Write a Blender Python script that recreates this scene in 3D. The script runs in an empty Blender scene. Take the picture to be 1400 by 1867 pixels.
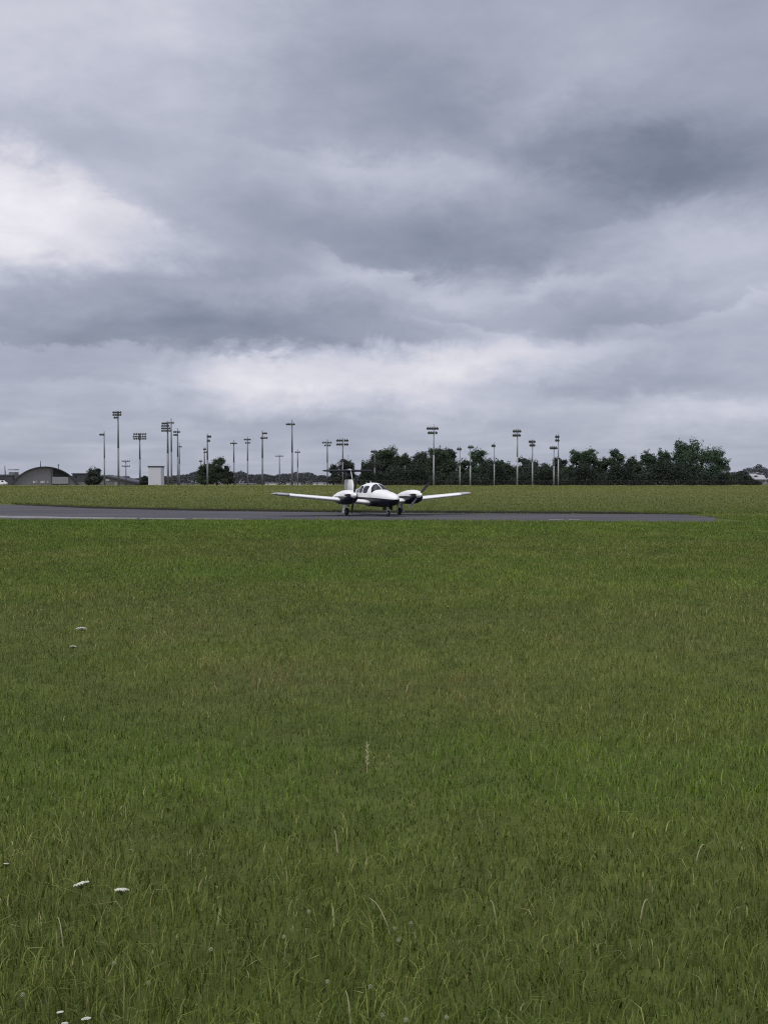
import bpy, math, random
import numpy as np
from mathutils import Vector, Matrix

R = math.radians
random.seed(7)
rng = np.random.default_rng(11)
scene = bpy.context.scene
col = scene.collection

# ------------------------------------------------------------------ camera
F = 1750.0                      # focal length in photo pixels (photo 1400 x 1867)
CAM_H = 1.75
PITCH = math.atan((933.5 - 882.0) / F)
cam = bpy.data.cameras.new('camera')
cam.sensor_fit = 'VERTICAL'
cam.sensor_height = 36.0
cam.lens = 36.0 * F / 1867.0
cam.clip_start = 0.1
cam.clip_end = 20000
camo = bpy.data.objects.new('camera', cam)
camo.location = (0, 0, CAM_H)
camo.rotation_euler = (math.pi / 2 - PITCH, 0, 0)
col.objects.link(camo)
scene.camera = camo


def P(px, py, Y):
    """World point at forward distance Y that the photo shows at (px, py)."""
    dx = (px - 700.0) / F
    dy = (933.5 - py) / F
    d = Vector((dx, math.cos(PITCH) + dy * math.sin(PITCH), -math.sin(PITCH) + dy * math.cos(PITCH)))
    d *= Y / d.y
    return Vector((d.x, d.y, CAM_H + d.z))


def G(px, py, z=0.0):
    """Point on the level z that the photo shows at (px, py)."""
    a = P(px, py, 1.0)
    Y = (z - CAM_H) / (a.z - CAM_H)
    return P(px, py, Y)


def smooth(t):
    t = np.clip(t, 0.0, 1.0)
    return t * t * (3 - 2 * t)


def H(x, y):
    """Height of the terrain: flat near the taxiway, a slow rise to the tree line."""
    return 1.15 * smooth((np.asarray(y, float) - 64.0) / (250.0 - 64.0))


def h(x, y):
    return float(H(x, y))


# value noise for vegetation patches
_tab = rng.random((256, 256))


def vnoise(x, y):
    x = np.asarray(x, float); y = np.asarray(y, float)
    xi = np.floor(x).astype(int); yi = np.floor(y).astype(int)
    fx = smooth(x - xi); fy = smooth(y - yi)
    a = _tab[xi % 256, yi % 256]; b = _tab[(xi + 1) % 256, yi % 256]
    c = _tab[xi % 256, (yi + 1) % 256]; d = _tab[(xi + 1) % 256, (yi + 1) % 256]
    return (a * (1 - fx) + b * fx) * (1 - fy) + (c * (1 - fx) + d * fx) * fy


def fbm(x, y, n=4):
    s = 0; a = .5; t = 0
    for i in range(n):
        s = s + a * vnoise(x * 2 ** i + 17 * i, y * 2 ** i + 31 * i); t += a; a *= .5
    return s / t


# ------------------------------------------------------------------ materials
def lin(r, g, b):
    f = lambda c: (c / 255 / 12.92) if c / 255 <= .04045 else ((c / 255 + .055) / 1.055) ** 2.4
    return (f(r), f(g), f(b), 1)


def new_mat(name):
    m = bpy.data.materials.new(name)
    m.use_nodes = True
    nt = m.node_tree
    b = nt.nodes['Principled BSDF']
    return m, nt, b


def N(nt, t, **kw):
    n = nt.nodes.new(t)
    for k, v in kw.items():
        if k.startswith('in_'):
            n.inputs[k[3:]].default_value = v
        else:
            setattr(n, k, v)
    return n


def mat(name, c, rough=.6, metal=0.0, var=.12, scale=6.0, spec=.4, bump=0.0, coat=0.0):
    """Painted or worn surface: base colour with a little mottling and roughness noise."""
    m, nt, b = new_mat(name)
    tc = N(nt, 'ShaderNodeTexCoord')
    no = N(nt, 'ShaderNodeTexNoise'); no.inputs['Scale'].default_value = scale; no.inputs['Detail'].default_value = 6
    nt.links.new(tc.outputs['Object'], no.inputs['Vector'])
    mx = N(nt, 'ShaderNodeMix', data_type='RGBA')
    mx.inputs[6].default_value = tuple(x * (1 - var) for x in c[:3]) + (1,)
    mx.inputs[7].default_value = tuple(min(1, x * (1 + var)) for x in c[:3]) + (1,)
    nt.links.new(no.outputs['Fac'], mx.inputs[0])
    nt.links.new(mx.outputs[2], b.inputs['Base Color'])
    b.inputs['Roughness'].default_value = rough
    b.inputs['Metallic'].default_value = metal
    b.inputs['Specular IOR Level'].default_value = spec
    if coat:
        b.inputs['Coat Weight'].default_value = coat
        b.inputs['Coat Roughness'].default_value = .08
    if bump:
        bp = N(nt, 'ShaderNodeBump'); bp.inputs['Strength'].default_value = bump; bp.inputs['Distance'].default_value = .02
        nt.links.new(no.outputs['Fac'], bp.inputs['Height'])
        nt.links.new(bp.outputs['Normal'], b.inputs['Normal'])
    return m


def ramp(nt, stops, interp='LINEAR'):
    r = N(nt, 'ShaderNodeValToRGB')
    r.color_ramp.interpolation = interp
    e = r.color_ramp.elements
    while len(e) < len(stops):
        e.new(.5)
    for i, (p, c) in enumerate(stops):
        e[i].position = p
        e[i].color = c if len(c) == 4 else tuple(c) + (1,)
    return r


MW = mat('white_paint', (.74, .74, .74), .36, var=.03, scale=2, coat=.35)
MNAVY = mat('navy_paint', (.009, .011, .022), .5, var=.25, scale=3, spec=.25)
MGREYP = mat('grey_paint', (.30, .30, .32), .5, var=.08)
MFIN = mat('dulled_white_paint', (.62, .62, .60), .5, var=.08)
MTIP = mat('weathered_grey_tip', (.33, .33, .35), .5, var=.12)
MDARK = mat('dark_opening', (.012, .012, .014), .8)
MTYRE = mat('tyre_rubber', (.018, .018, .019), .85, var=.2, scale=20)
MBLADE = mat('propeller_black', (.016, .016, .018), .6, var=.2, spec=.2)
MBLADE_L = mat('propeller_pale', (.35, .35, .37), .38, metal=.5, var=.1)  # paler metallic grey, given to one blade only
MSTEEL = mat('strut_steel', (.42, .42, .44), .4, metal=.6)
MLINE = mat('cabin_lining', (.05, .05, .055), .9)
MSEAT = mat('seat_fabric', (.07, .065, .06), .9)
MPLATE = mat('plain_white', (.8, .8, .8), .7, var=.02)
MPOLE = mat('galvanised_pole', (.17, .175, .195), .6, metal=.15, var=.12, scale=1.5)
MPOLE_L = mat('pale_concrete_pole', (.30, .30, .315), .75, var=.12, scale=1.5)
MLAMP = mat('floodlight_housing', (.13, .135, .15), .55, metal=.2)
MTRUNK = mat('bark', (.06, .048, .038), .95, var=.3, scale=4, bump=.6)
MWALLG = mat('grey_corrugated_wall', (.14, .14, .15), .75, var=.10, scale=.4)
MDOORG = mat('grey_sliding_door', (.24, .245, .26), .7, var=.10, scale=.5)
MROOFD = mat('dark_roof_sheet', (.045, .048, .058), .6, var=.2, scale=.4)
MWALLW = mat('pale_wall', (.50, .51, .54), .7, var=.05, scale=.3)
MWALLC = mat('cream_wall', (.20, .20, .20), .8, var=.10, scale=.3)
MROOFP = mat('pale_roof', (.30, .30, .32), .7, var=.10, scale=.3)
MBLOCK = mat('pale_grey_block', (.50, .51, .56), .75, var=.05, scale=.25)
MWIN = mat('window_glass_dark', (.03, .033, .04), .15, var=.1)
MWINL = mat('window_frosted', (.50, .50, .52), .35, var=.15, scale=2)
MBANK_SHADE = mat('bank_shade', (.030, .027, .018), .95, var=.4, scale=5, bump=.8)  # dark colour in place of the shade under the overhanging grass
MRUST = mat('weathered_fence_metal', (.05, .045, .042), .8, var=.3)
MRED = mat('tail_lamp_red', (.3, .02, .02), .3)

def livery(name, knots):
    """White over navy, the painted border following the knots (forward distance, height)."""
    m, nt, b = new_mat(name)
    tc = N(nt, 'ShaderNodeTexCoord'); sp = N(nt, 'ShaderNodeSeparateXYZ'); nt.links.new(tc.outputs['Object'], sp.inputs[0])
    mr = N(nt, 'ShaderNodeMapRange'); mr.inputs[1].default_value = -6; mr.inputs[2].default_value = 6
    nt.links.new(sp.outputs['Y'], mr.inputs[0])
    cu = N(nt, 'ShaderNodeFloatCurve'); c = cu.mapping.curves[0]
    while len(c.points) < len(knots): c.points.new(.5, .5)
    for p_, (s_, z_) in zip(c.points, sorted([((-a + 6) / 12, z_ / 2) for a, z_ in knots])):
        p_.location = (s_, z_); p_.handle_type = 'VECTOR'
    cu.mapping.update(); nt.links.new(mr.outputs[0], cu.inputs['Value'])
    dd = N(nt, 'ShaderNodeMath', operation='MULTIPLY_ADD'); dd.inputs[1].default_value = 2.0; dd.inputs[2].default_value = 0
    nt.links.new(cu.outputs[0], dd.inputs[0])
    lt = N(nt, 'ShaderNodeMath', operation='LESS_THAN'); nt.links.new(sp.outputs['Z'], lt.inputs[0]); nt.links.new(dd.outputs[0], lt.inputs[1])
    mx = N(nt, 'ShaderNodeMix', data_type='RGBA'); nt.links.new(lt.outputs[0], mx.inputs[0])
    mx.inputs[6].default_value = (.74, .74, .74, 1); mx.inputs[7].default_value = (.007, .008, .016, 1)
    nt.links.new(mx.outputs[2], b.inputs['Base Color'])
    b.inputs['Roughness'].default_value = .4; b.inputs['Specular IOR Level'].default_value = .3
    return m


MLIV = livery('fuselage_livery', [(3.5, .90), (3.0, .93), (2.2, .965), (1.2, .985), (-1, 1.0), (-2.6, 1.05), (-4.7, 1.18)])
MNACL = livery('nacelle_livery', [(2.1, 1.07), (1.6, 1.06), (.9, 1.06), (0, 1.04), (-1.5, .9)])

# cabin glass: dark tinted, see-through
m, nt, b = new_mat('cabin_glass')
tr = N(nt, 'ShaderNodeBsdfTransparent'); tr.inputs[0].default_value = (.42, .44, .47, 1)
gl = N(nt, 'ShaderNodeBsdfGlossy'); gl.inputs['Roughness'].default_value = .04
fr = N(nt, 'ShaderNodeFresnel'); fr.inputs[0].default_value = 1.45
mx = N(nt, 'ShaderNodeMixShader')
nt.links.new(fr.outputs[0], mx.inputs[0]); nt.links.new(tr.outputs[0], mx.inputs[1]); nt.links.new(gl.outputs[0], mx.inputs[2])
nt.links.new(mx.outputs[0], nt.nodes['Material Output'].inputs[0])
MGLASS = m


def leaf_mat(name, c0, c1, c2):
    """Foliage: one tint per leaf clump stored on the mesh."""
    m, nt, b = new_mat(name)
    at = N(nt, 'ShaderNodeAttribute'); at.attribute_name = 'tint'
    r = ramp(nt, [(0, c0), (.5, c1), (1, c2)])
    nt.links.new(at.outputs['Fac'], r.inputs[0])
    nt.links.new(r.outputs[0], b.inputs['Base Color'])
    b.inputs['Roughness'].default_value = .9
    b.inputs['Specular IOR Level'].default_value = .05
    return m


MLEAF = [
    leaf_mat('foliage_deep', (.032, .046, .032), (.050, .070, .046), (.074, .100, .060)),
    leaf_mat('foliage_mid', (.032, .054, .034), (.052, .084, .052), (.082, .118, .066)),
    leaf_mat('foliage_grey', (.034, .042, .036), (.048, .060, .050), (.068, .082, .066)),
]
MFAR_HAZE = leaf_mat('foliage_far_haze', (.042, .048, .056), (.060, .066, .074), (.082, .088, .092))  # blue-grey of distance mixed into the leaf colour in place of haze
MUNDER = leaf_mat('foliage_under', (.026, .034, .028), (.042, .056, .042), (.064, .078, .054))

# grass blades
m, nt, b = new_mat('grass_blade')
at = N(nt, 'ShaderNodeAttribute'); at.attribute_name = 'tint'
r = ramp(nt, [(0, (.048, .068, .012)), (.30, (.088, .118, .022)), (.62, (.134, .168, .034)), (.80, (.200, .205, .055)), (.93, (.29, .27, .12)), (1, (.42, .39, .23))])
nt.links.new(at.outputs['Fac'], r.inputs[0])
a2 = N(nt, 'ShaderNodeAttribute'); a2.attribute_name = 'patch'
rr = ramp(nt, [(0, (.84, 1.06, .62)), (.25, (.92, 1.03, .8)), (.5, (1, 1, 1)), (.75, (1.08, .97, 1.22)), (1, (1.24, .92, 1.50))])
nt.links.new(a2.outputs['Fac'], rr.inputs[0])
mx = N(nt, 'ShaderNodeMix', data_type='RGBA', blend_type='MULTIPLY'); mx.inputs[0].default_value = 1
nt.links.new(r.outputs[0], mx.inputs[6]); nt.links.new(rr.outputs[0], mx.inputs[7])
nt.links.new(mx.outputs[2], b.inputs['Base Color'])
b.inputs['Roughness'].default_value = .65
b.inputs['Specular IOR Level'].default_value = .25
MGRASS = m

# ground under the grass
m, nt, b = new_mat('field_ground')
geo = N(nt, 'ShaderNodeNewGeometry')
mp = N(nt, 'ShaderNodeMapping'); mp.inputs['Scale'].default_value = (.06, .16, 1)
nt.links.new(geo.outputs['Position'], mp.inputs['Vector'])
n1 = N(nt, 'ShaderNodeTexNoise'); n1.inputs['Scale'].default_value = 1.0; n1.inputs['Detail'].default_value = 8; n1.inputs['Roughness'].default_value = .62
nt.links.new(mp.outputs[0], n1.inputs['Vector'])
n2 = N(nt, 'ShaderNodeTexNoise'); n2.inputs['Scale'].default_value = 3.0; n2.inputs['Detail'].default_value = 8; n2.inputs['Roughness'].default_value = .7
nt.links.new(geo.outputs['Position'], n2.inputs['Vector'])
# the mown airfield beyond the taxiway is drier and browner
sx = N(nt, 'ShaderNodeSeparateXYZ'); nt.links.new(geo.outputs['Position'], sx.inputs[0])
dry = N(nt, 'ShaderNodeMapRange'); dry.inputs[1].default_value = 62; dry.inputs[2].default_value = 150
nt.links.new(sx.outputs['Y'], dry.inputs[0])
ra = ramp(nt, [(.25, (.050, .066, .016)), (.5, (.072, .092, .023)), (.75, (.100, .112, .034))])
rb = ramp(nt, [(.25, (.092, .098, .032)), (.5, (.124, .124, .042)), (.75, (.158, .148, .058))])
nt.links.new(n1.outputs['Fac'], ra.inputs[0]); nt.links.new(n1.outputs['Fac'], rb.inputs[0])
ma = N(nt, 'ShaderNodeMix', data_type='RGBA')
nt.links.new(dry.outputs[0], ma.inputs[0]); nt.links.new(ra.outputs[0], ma.inputs[6]); nt.links.new(rb.outputs[0], ma.inputs[7])
rc = ramp(nt, [(.25, (.60, .60, .58)), (.5, (1, 1, 1)), (.75, (1.35, 1.32, 1.3))])
nt.links.new(n2.outputs['Fac'], rc.inputs[0])
mc = N(nt, 'ShaderNodeMix', data_type='RGBA', blend_type='MULTIPLY'); mc.inputs[0].default_value = 1
nt.links.new(ma.outputs[2], mc.inputs[6]); nt.links.new(rc.outputs[0], mc.inputs[7])
nt.links.new(mc.outputs[2], b.inputs['Base Color'])
b.inputs['Roughness'].default_value = .95; b.inputs['Specular IOR Level'].default_value = .1
bp = N(nt, 'ShaderNodeBump'); bp.inputs['Strength'].default_value = .7; bp.inputs['Distance'].default_value = .06
nt.links.new(n2.outputs['Fac'], bp.inputs['Height']); nt.links.new(bp.outputs['Normal'], b.inputs['Normal'])
MGROUND = m

# asphalt
m, nt, b = new_mat('taxiway_asphalt')
geo = N(nt, 'ShaderNodeNewGeometry')
mp = N(nt, 'ShaderNodeMapping'); mp.inputs['Scale'].default_value = (.08, .5, 1)
nt.links.new(geo.outputs['Position'], mp.inputs['Vector'])
n1 = N(nt, 'ShaderNodeTexNoise'); n1.inputs['Scale'].default_value = 1.0; n1.inputs['Detail'].default_value = 7
nt.links.new(mp.outputs[0], n1.inputs['Vector'])
ra = ramp(nt, [(.3, (.050, .049, .058)), (.5, (.066, .064, .074)), (.7, (.088, .085, .094))])
nt.links.new(n1.outputs['Fac'], ra.inputs[0]); nt.links.new(ra.outputs[0], b.inputs['Base Color'])
n2 = N(nt, 'ShaderNodeTexNoise'); n2.inputs['Scale'].default_value = 40; n2.inputs['Detail'].default_value = 4
nt.links.new(geo.outputs['Position'], n2.inputs['Vector'])
bp = N(nt, 'ShaderNodeBump'); bp.inputs['Strength'].default_value = .4; bp.inputs['Distance'].default_value = .01
nt.links.new(n2.outputs['Fac'], bp.inputs['Height']); nt.links.new(bp.outputs['Normal'], b.inputs['Normal'])
b.inputs['Roughness'].default_value = .9; b.inputs['Specular IOR Level'].default_value = .2
MASPH = m

# worn white paint of the edge stripe
m, nt, b = new_mat('worn_stripe')
geo = N(nt, 'ShaderNodeNewGeometry')
mp = N(nt, 'ShaderNodeMapping'); mp.inputs['Scale'].default_value = (.5, 1.6, 1)
nt.links.new(geo.outputs['Position'], mp.inputs['Vector'])
n1 = N(nt, 'ShaderNodeTexNoise'); n1.inputs['Scale'].default_value = 1.3; n1.inputs['Detail'].default_value = 8; n1.inputs['Roughness'].default_value = .7
nt.links.new(mp.outputs[0], n1.inputs['Vector'])
ra = ramp(nt, [(.36, (.085, .083, .090)), (.54, (.20, .20, .19)), (.72, (.32, .32, .30))])
nt.links.new(n1.outputs['Fac'], ra.inputs[0]); nt.links.new(ra.outputs[0], b.inputs['Base Color'])
b.inputs['Roughness'].default_value = .85
MSTRIPE = m

# chain link: wires with open gaps
m, nt, b = new_mat('chain_link')
tc = N(nt, 'ShaderNodeTexCoord')
ck = N(nt, 'ShaderNodeTexNoise'); ck.inputs['Scale'].default_value = 9.0; ck.inputs['Detail'].default_value = 2
nt.links.new(tc.outputs['Object'], ck.inputs['Vector'])
gt = N(nt, 'ShaderNodeMath', operation='GREATER_THAN'); gt.inputs[1].default_value = .60
nt.links.new(ck.outputs['Fac'], gt.inputs[0]); nt.links.new(gt.outputs[0], b.inputs['Alpha'])
b.inputs['Base Color'].default_value = (.040, .036, .034, 1); b.inputs['Roughness'].default_value = .7
MCHAIN = m

# wildflower
MUMBEL = mat('white_florets', (.58, .58, .50), .8, var=.12, scale=60)
MCLOVER = mat('pale_clover_head', (.26, .27, .16), .85, var=.2, scale=90)
MSTEM = mat('green_stem', (.07, .10, .03), .7, var=.2)
MSTRAW = mat('dry_straw', (.36, .33, .20), .8, var=.2, scale=30)


# ------------------------------------------------------------------ mesh tools
class MB:
    def __init__(s):
        s.v = []; s.f = []; s.mi = []

    def add(s, v, f, mi=0):
        o = len(s.v)
        s.v += [tuple(p) for p in v]
        s.f += [tuple(i + o for i in q) for q in f]
        s.mi += [mi] * len(f)

    def box(s, c, d, mi=0, rot=None, taper=1.0):
        x, y, z = d[0] / 2, d[1] / 2, d[2] / 2
        v = [Vector((sx * x * (taper if sz > 0 else 1), sy * y * (taper if sz > 0 else 1), sz * z)) for sz in (-1, 1) for sy in (-1, 1) for sx in (-1, 1)]
        if rot is not None:
            v = [rot @ p for p in v]
        v = [p + Vector(c) for p in v]
        s.add(v, [(0, 2, 3, 1), (4, 5, 7, 6), (0, 1, 5, 4), (2, 6, 7, 3), (0, 4, 6, 2), (1, 3, 7, 5)], mi)

    def tube(s, p0, p1, r0, r1=None, n=10, mi=0, caps=True):
        p0 = Vector(p0); p1 = Vector(p1); r1 = r0 if r1 is None else r1
        d = (p1 - p0).normalized()
        a = d.orthogonal().normalized(); b2 = d.cross(a)
        v = []
        for p, r_ in ((p0, r0), (p1, r1)):
            v += [p + (a * math.cos(t) + b2 * math.sin(t)) * r_ for t in (2 * math.pi * k / n for k in range(n))]
        f = [(k, (k + 1) % n, n + (k + 1) % n, n + k) for k in range(n)]
        if caps:
            f += [tuple(range(n - 1, -1, -1)), tuple(range(n, 2 * n))]
        s.add(v, f, mi)

    def loft(s, rings, mi=0, cap0=True, cap1=True, closed=True):
        n = len(rings[0]); v = [p for r_ in rings for p in r_]; f = []
        for i in range(len(rings) - 1):
            for k in range(n if closed else n - 1):
                k2 = (k + 1) % n
                f.append((i * n + k, i * n + k2, (i + 1) * n + k2, (i + 1) * n + k))
        if cap0: f.append(tuple(range(n - 1, -1, -1)))
        if cap1: f.append(tuple(range((len(rings) - 1) * n, len(rings) * n)))
        s.add(v, f, mi)

    def build(s, name, mats, parent=None, smooth_=False, loc=None):
        me = bpy.data.meshes.new(name)
        me.from_pydata(s.v, [], s.f)
        for m_ in (mats if isinstance(mats, (list, tuple)) else [mats]):
            me.materials.append(m_)
        me.polygons.foreach_set('material_index', s.mi)
        if smooth_:
            me.polygons.foreach_set('use_smooth', [True] * len(s.f))
        me.update()
        o = bpy.data.objects.new(name, me)
        col.objects.link(o)
        if parent is not None: o.parent = parent
        if loc is not None: o.location = loc
        return o


def np_mesh(name, verts, quads, tris, material, tint=None, parent=None, smooth_=False, patch=None):
    """Fast mesh from numpy arrays."""
    me = bpy.data.meshes.new(name)
    nv = len(verts); nq = len(quads) if quads is not None else 0; nt_ = len(tris) if tris is not None else 0
    me.vertices.add(nv); me.vertices.foreach_set('co', np.asarray(verts, np.float32).ravel())
    parts = []
    if nq: parts.append(np.asarray(quads).ravel())
    if nt_: parts.append(np.asarray(tris).ravel())
    li = np.concatenate(parts).astype(np.int32)
    me.loops.add(len(li)); me.loops.foreach_set('vertex_index', li)
    st = np.concatenate([np.arange(nq) * 4, nq * 4 + np.arange(nt_) * 3]).astype(np.int32)
    me.polygons.add(nq + nt_); me.polygons.foreach_set('loop_start', st)
    if tint is not None:
        a = me.attributes.new('tint', 'FLOAT', 'POINT'); a.data.foreach_set('value', np.asarray(tint, np.float32))
    if patch is not None:
        a = me.attributes.new('patch', 'FLOAT', 'POINT'); a.data.foreach_set('value', np.asarray(patch, np.float32))
    me.materials.append(material)
    me.update(calc_edges=True)
    if smooth_:
        me.polygons.foreach_set('use_smooth', np.ones(nq + nt_, bool))
    o = bpy.data.objects.new(name, me); col.objects.link(o)
    if parent is not None: o.parent = parent
    return o


def thing(name, label, cat, loc, rz=0.0, group=None):
    o = bpy.data.objects.new(name, None)
    o.empty_display_size = .2
    o.location = loc; o.rotation_euler = (0, 0, rz)
    o['label'] = label; o['category'] = cat
    if group: o['group'] = group
    col.objects.link(o)
    return o


def kind(o, k, label=None, cat=None):
    o['kind'] = k
    if label: o['label'] = label
    if cat: o['category'] = cat
    return o


# ------------------------------------------------------------------ ground
ys = np.concatenate([np.linspace(-40, 64, 53), np.linspace(66, 250, 60), [280, 330, 420, 600, 900, 1400, 2000, 2500]])
xs = np.concatenate([[-2500, -1600, -1000, -600], np.linspace(-400, 400, 81), [600, 1000, 1600, 2500]])
XX, YY = np.meshgrid(xs, ys)
ZZ = H(XX, YY)
nx, ny = len(xs), len(ys)
idx = np.arange(nx * ny).reshape(ny, nx)
q = np.stack([idx[:-1, :-1], idx[:-1, 1:], idx[1:, 1:], idx[1:, :-1]], -1).reshape(-1, 4)
o = np_mesh('ground', np.stack([XX, YY, ZZ], -1).reshape(-1, 3), q, None, MGROUND, smooth_=True)
kind(o, 'structure', 'flat green and olive airfield ground running to the tree line', 'ground')

# taxiway outline, from photo points on the ground
FAR = [(-900, 909), (-60, 917), (20, 920), (60, 922.0), (170, 927.0), (350, 931.0), (640, 934.5), (900, 936), (1150, 937.5), (1240, 938), (1283, 938.5)]
NEAR = [(1297, 940.5), (1304, 944), (1303, 949), (1290, 952.0), (1100, 951), (900, 949.5), (640, 948.5), (350, 948), (0, 947.5), (-60, 947.5), (-900, 947)]
TZ = 0.02
far_w = [G(a, b, TZ) for a, b in FAR]
near_w = [G(a, b, TZ) for a, b in NEAR]
outline = far_w + near_w
mb = MB()
top = [(p.x, p.y, TZ) for p in outline]
nO = len(top)
mb.add(top + [(p[0], p[1], -.05) for p in top], [tuple(range(nO - 1, -1, -1))] + [((k + 1) % nO, k, nO + k, nO + (k + 1) % nO) for k in range(nO)])
kind(mb.build('taxiway', MASPH), 'structure', 'grey asphalt taxiway under the parked aeroplane', 'taxiway')

fx = np.array([p.x for p in far_w]); fy = np.array([p.y for p in far_w])
nn = sorted([(p.x, p.y) for p in near_w[3:]])
nX = np.array([a for a, _ in nn]); nY = np.array([b for _, b in nn])


def in_taxi(x, y, m_=0.0):
    yf = np.interp(x, fx, fy); yn = np.interp(x, nX, nY)
    xend = near_w[1].x
    return (y > yn - m_) & (y < yf + m_) & (x < xend + m_)


# low lip along the far edge, its dark colour standing in for shade
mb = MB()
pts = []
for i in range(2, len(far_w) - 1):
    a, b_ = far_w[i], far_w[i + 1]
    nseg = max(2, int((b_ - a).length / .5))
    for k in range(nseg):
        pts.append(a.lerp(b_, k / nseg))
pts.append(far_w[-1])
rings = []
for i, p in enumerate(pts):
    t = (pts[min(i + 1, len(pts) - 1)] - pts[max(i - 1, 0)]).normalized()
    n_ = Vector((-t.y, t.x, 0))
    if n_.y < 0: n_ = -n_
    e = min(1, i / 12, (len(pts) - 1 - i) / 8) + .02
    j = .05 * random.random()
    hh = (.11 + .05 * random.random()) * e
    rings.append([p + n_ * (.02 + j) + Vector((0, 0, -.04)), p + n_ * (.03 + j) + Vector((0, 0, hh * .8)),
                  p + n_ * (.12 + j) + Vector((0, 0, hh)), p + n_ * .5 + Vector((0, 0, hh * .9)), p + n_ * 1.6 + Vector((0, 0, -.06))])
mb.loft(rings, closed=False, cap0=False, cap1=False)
kind(mb.build('shade_lip', MBANK_SHADE), 'structure', 'low lip along the far taxiway edge, coloured dark for the shade under the grass', 'bank')

# painted edge stripe near the left end, and a short dash at the right
mb = MB()


def stripe(pt, pb):
    a = [G(x, y, TZ + .004) for x, y in pt]; b_ = [G(x, y, TZ + .004) for x, y in pb]
    n_ = len(a)
    mb.add(a + b_, [(k, n_ + k, n_ + k + 1, k + 1) for k in range(n_ - 1)])


stripe([(-500, 937), (0, 940.2), (110, 942.0), (250, 944.0)], [(-500, 941.0), (0, 943.6), (110, 945.0), (250, 946.2)])
stripe([(256, 944.2), (340, 945.2)], [(256, 946.1), (340, 946.6)])
stripe([(352, 945.0), (442, 945.8)], [(352, 946.3), (442, 946.9)])
stripe([(1000, 946.8), (1028, 947.0)], [(1000, 947.5), (1028, 947.6)])
stripe([(1036, 946.9), (1058, 947.1)], [(1036, 947.7), (1058, 947.7)])
kind(mb.build('road_marking', MSTRIPE), 'structure', 'worn pale edge stripe on the taxiway', 'marking')


# ------------------------------------------------------------------ grass
def plant_patch(x, y):
    """0 lush green, .5 ordinary turf, 1 reddish seed heads and thatch."""
    big = fbm(x * .05 + 5, y * .16 + 2, 3); mid = fbm(x * .35 + 60, y * .55 + 8, 4); sm = fbm(x * 1.6 + 20, y * 1.8 + 90, 3)
    p = .37 + .75 * (big - .5) + .65 * (mid - .5) + .5 * (sm - .5)
    g = lambda cx, cy, rx, ry: np.exp(-((x - cx) / rx) ** 2 - ((y - cy) / ry) ** 2)
    p = p + .46 * g(-.8, 8.1, 1.8, 1.2) + .25 * g(1.2, 7.6, 1.0, .7) + .2 * g(-3.5, 8.6, 1.2, .8) + .22 * g(-.9, 3.1, .35, .25)
    p = p - .34 * g(-.2, 5.6, 3.0, .7) - .22 * g(0, 40, 40, 8)
    return np.clip(p, 0, 1)


def blades(x, y, z, hgt, wid, tint, lean_amt, r_):
    n = len(x)
    lean_amt = lean_amt * (.5 + 1.0 * r_.random(n))
    yaw = r_.random(n) * 2 * np.pi
    ly = r_.random(n) * 2 * np.pi
    la = np.abs(r_.normal(0, lean_amt, n)) * hgt
    lx, lyy = np.cos(ly) * la, np.sin(ly) * la
    wx, wy = np.cos(yaw) * wid / 2, np.sin(yaw) * wid / 2
    v = np.empty((n, 5, 3))
    v[:, 0] = np.stack([x - wx, y - wy, z - .01], -1)
    v[:, 1] = np.stack([x + wx, y + wy, z - .01], -1)
    mx_, my_ = x + lx * .32, y + lyy * .32
    v[:, 2] = np.stack([mx_ + wx * .75, my_ + wy * .75, z + hgt * .55], -1)
    v[:, 3] = np.stack([mx_ - wx * .75, my_ - wy * .75, z + hgt * .55], -1)
    hz = hgt * np.sqrt(np.clip(1 - (la / np.maximum(hgt, 1e-4)) ** 2 * .45, .1, 1))
    v[:, 4] = np.stack([x + lx, y + lyy, z + hz], -1)
    b0 = np.arange(n) * 5
    qd = np.stack([b0, b0 + 1, b0 + 2, b0 + 3], -1)
    tr_ = np.stack([b0 + 3, b0 + 2, b0 + 4], -1)
    return v.reshape(-1, 3), qd, tr_, np.repeat(tint, 5)


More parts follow.
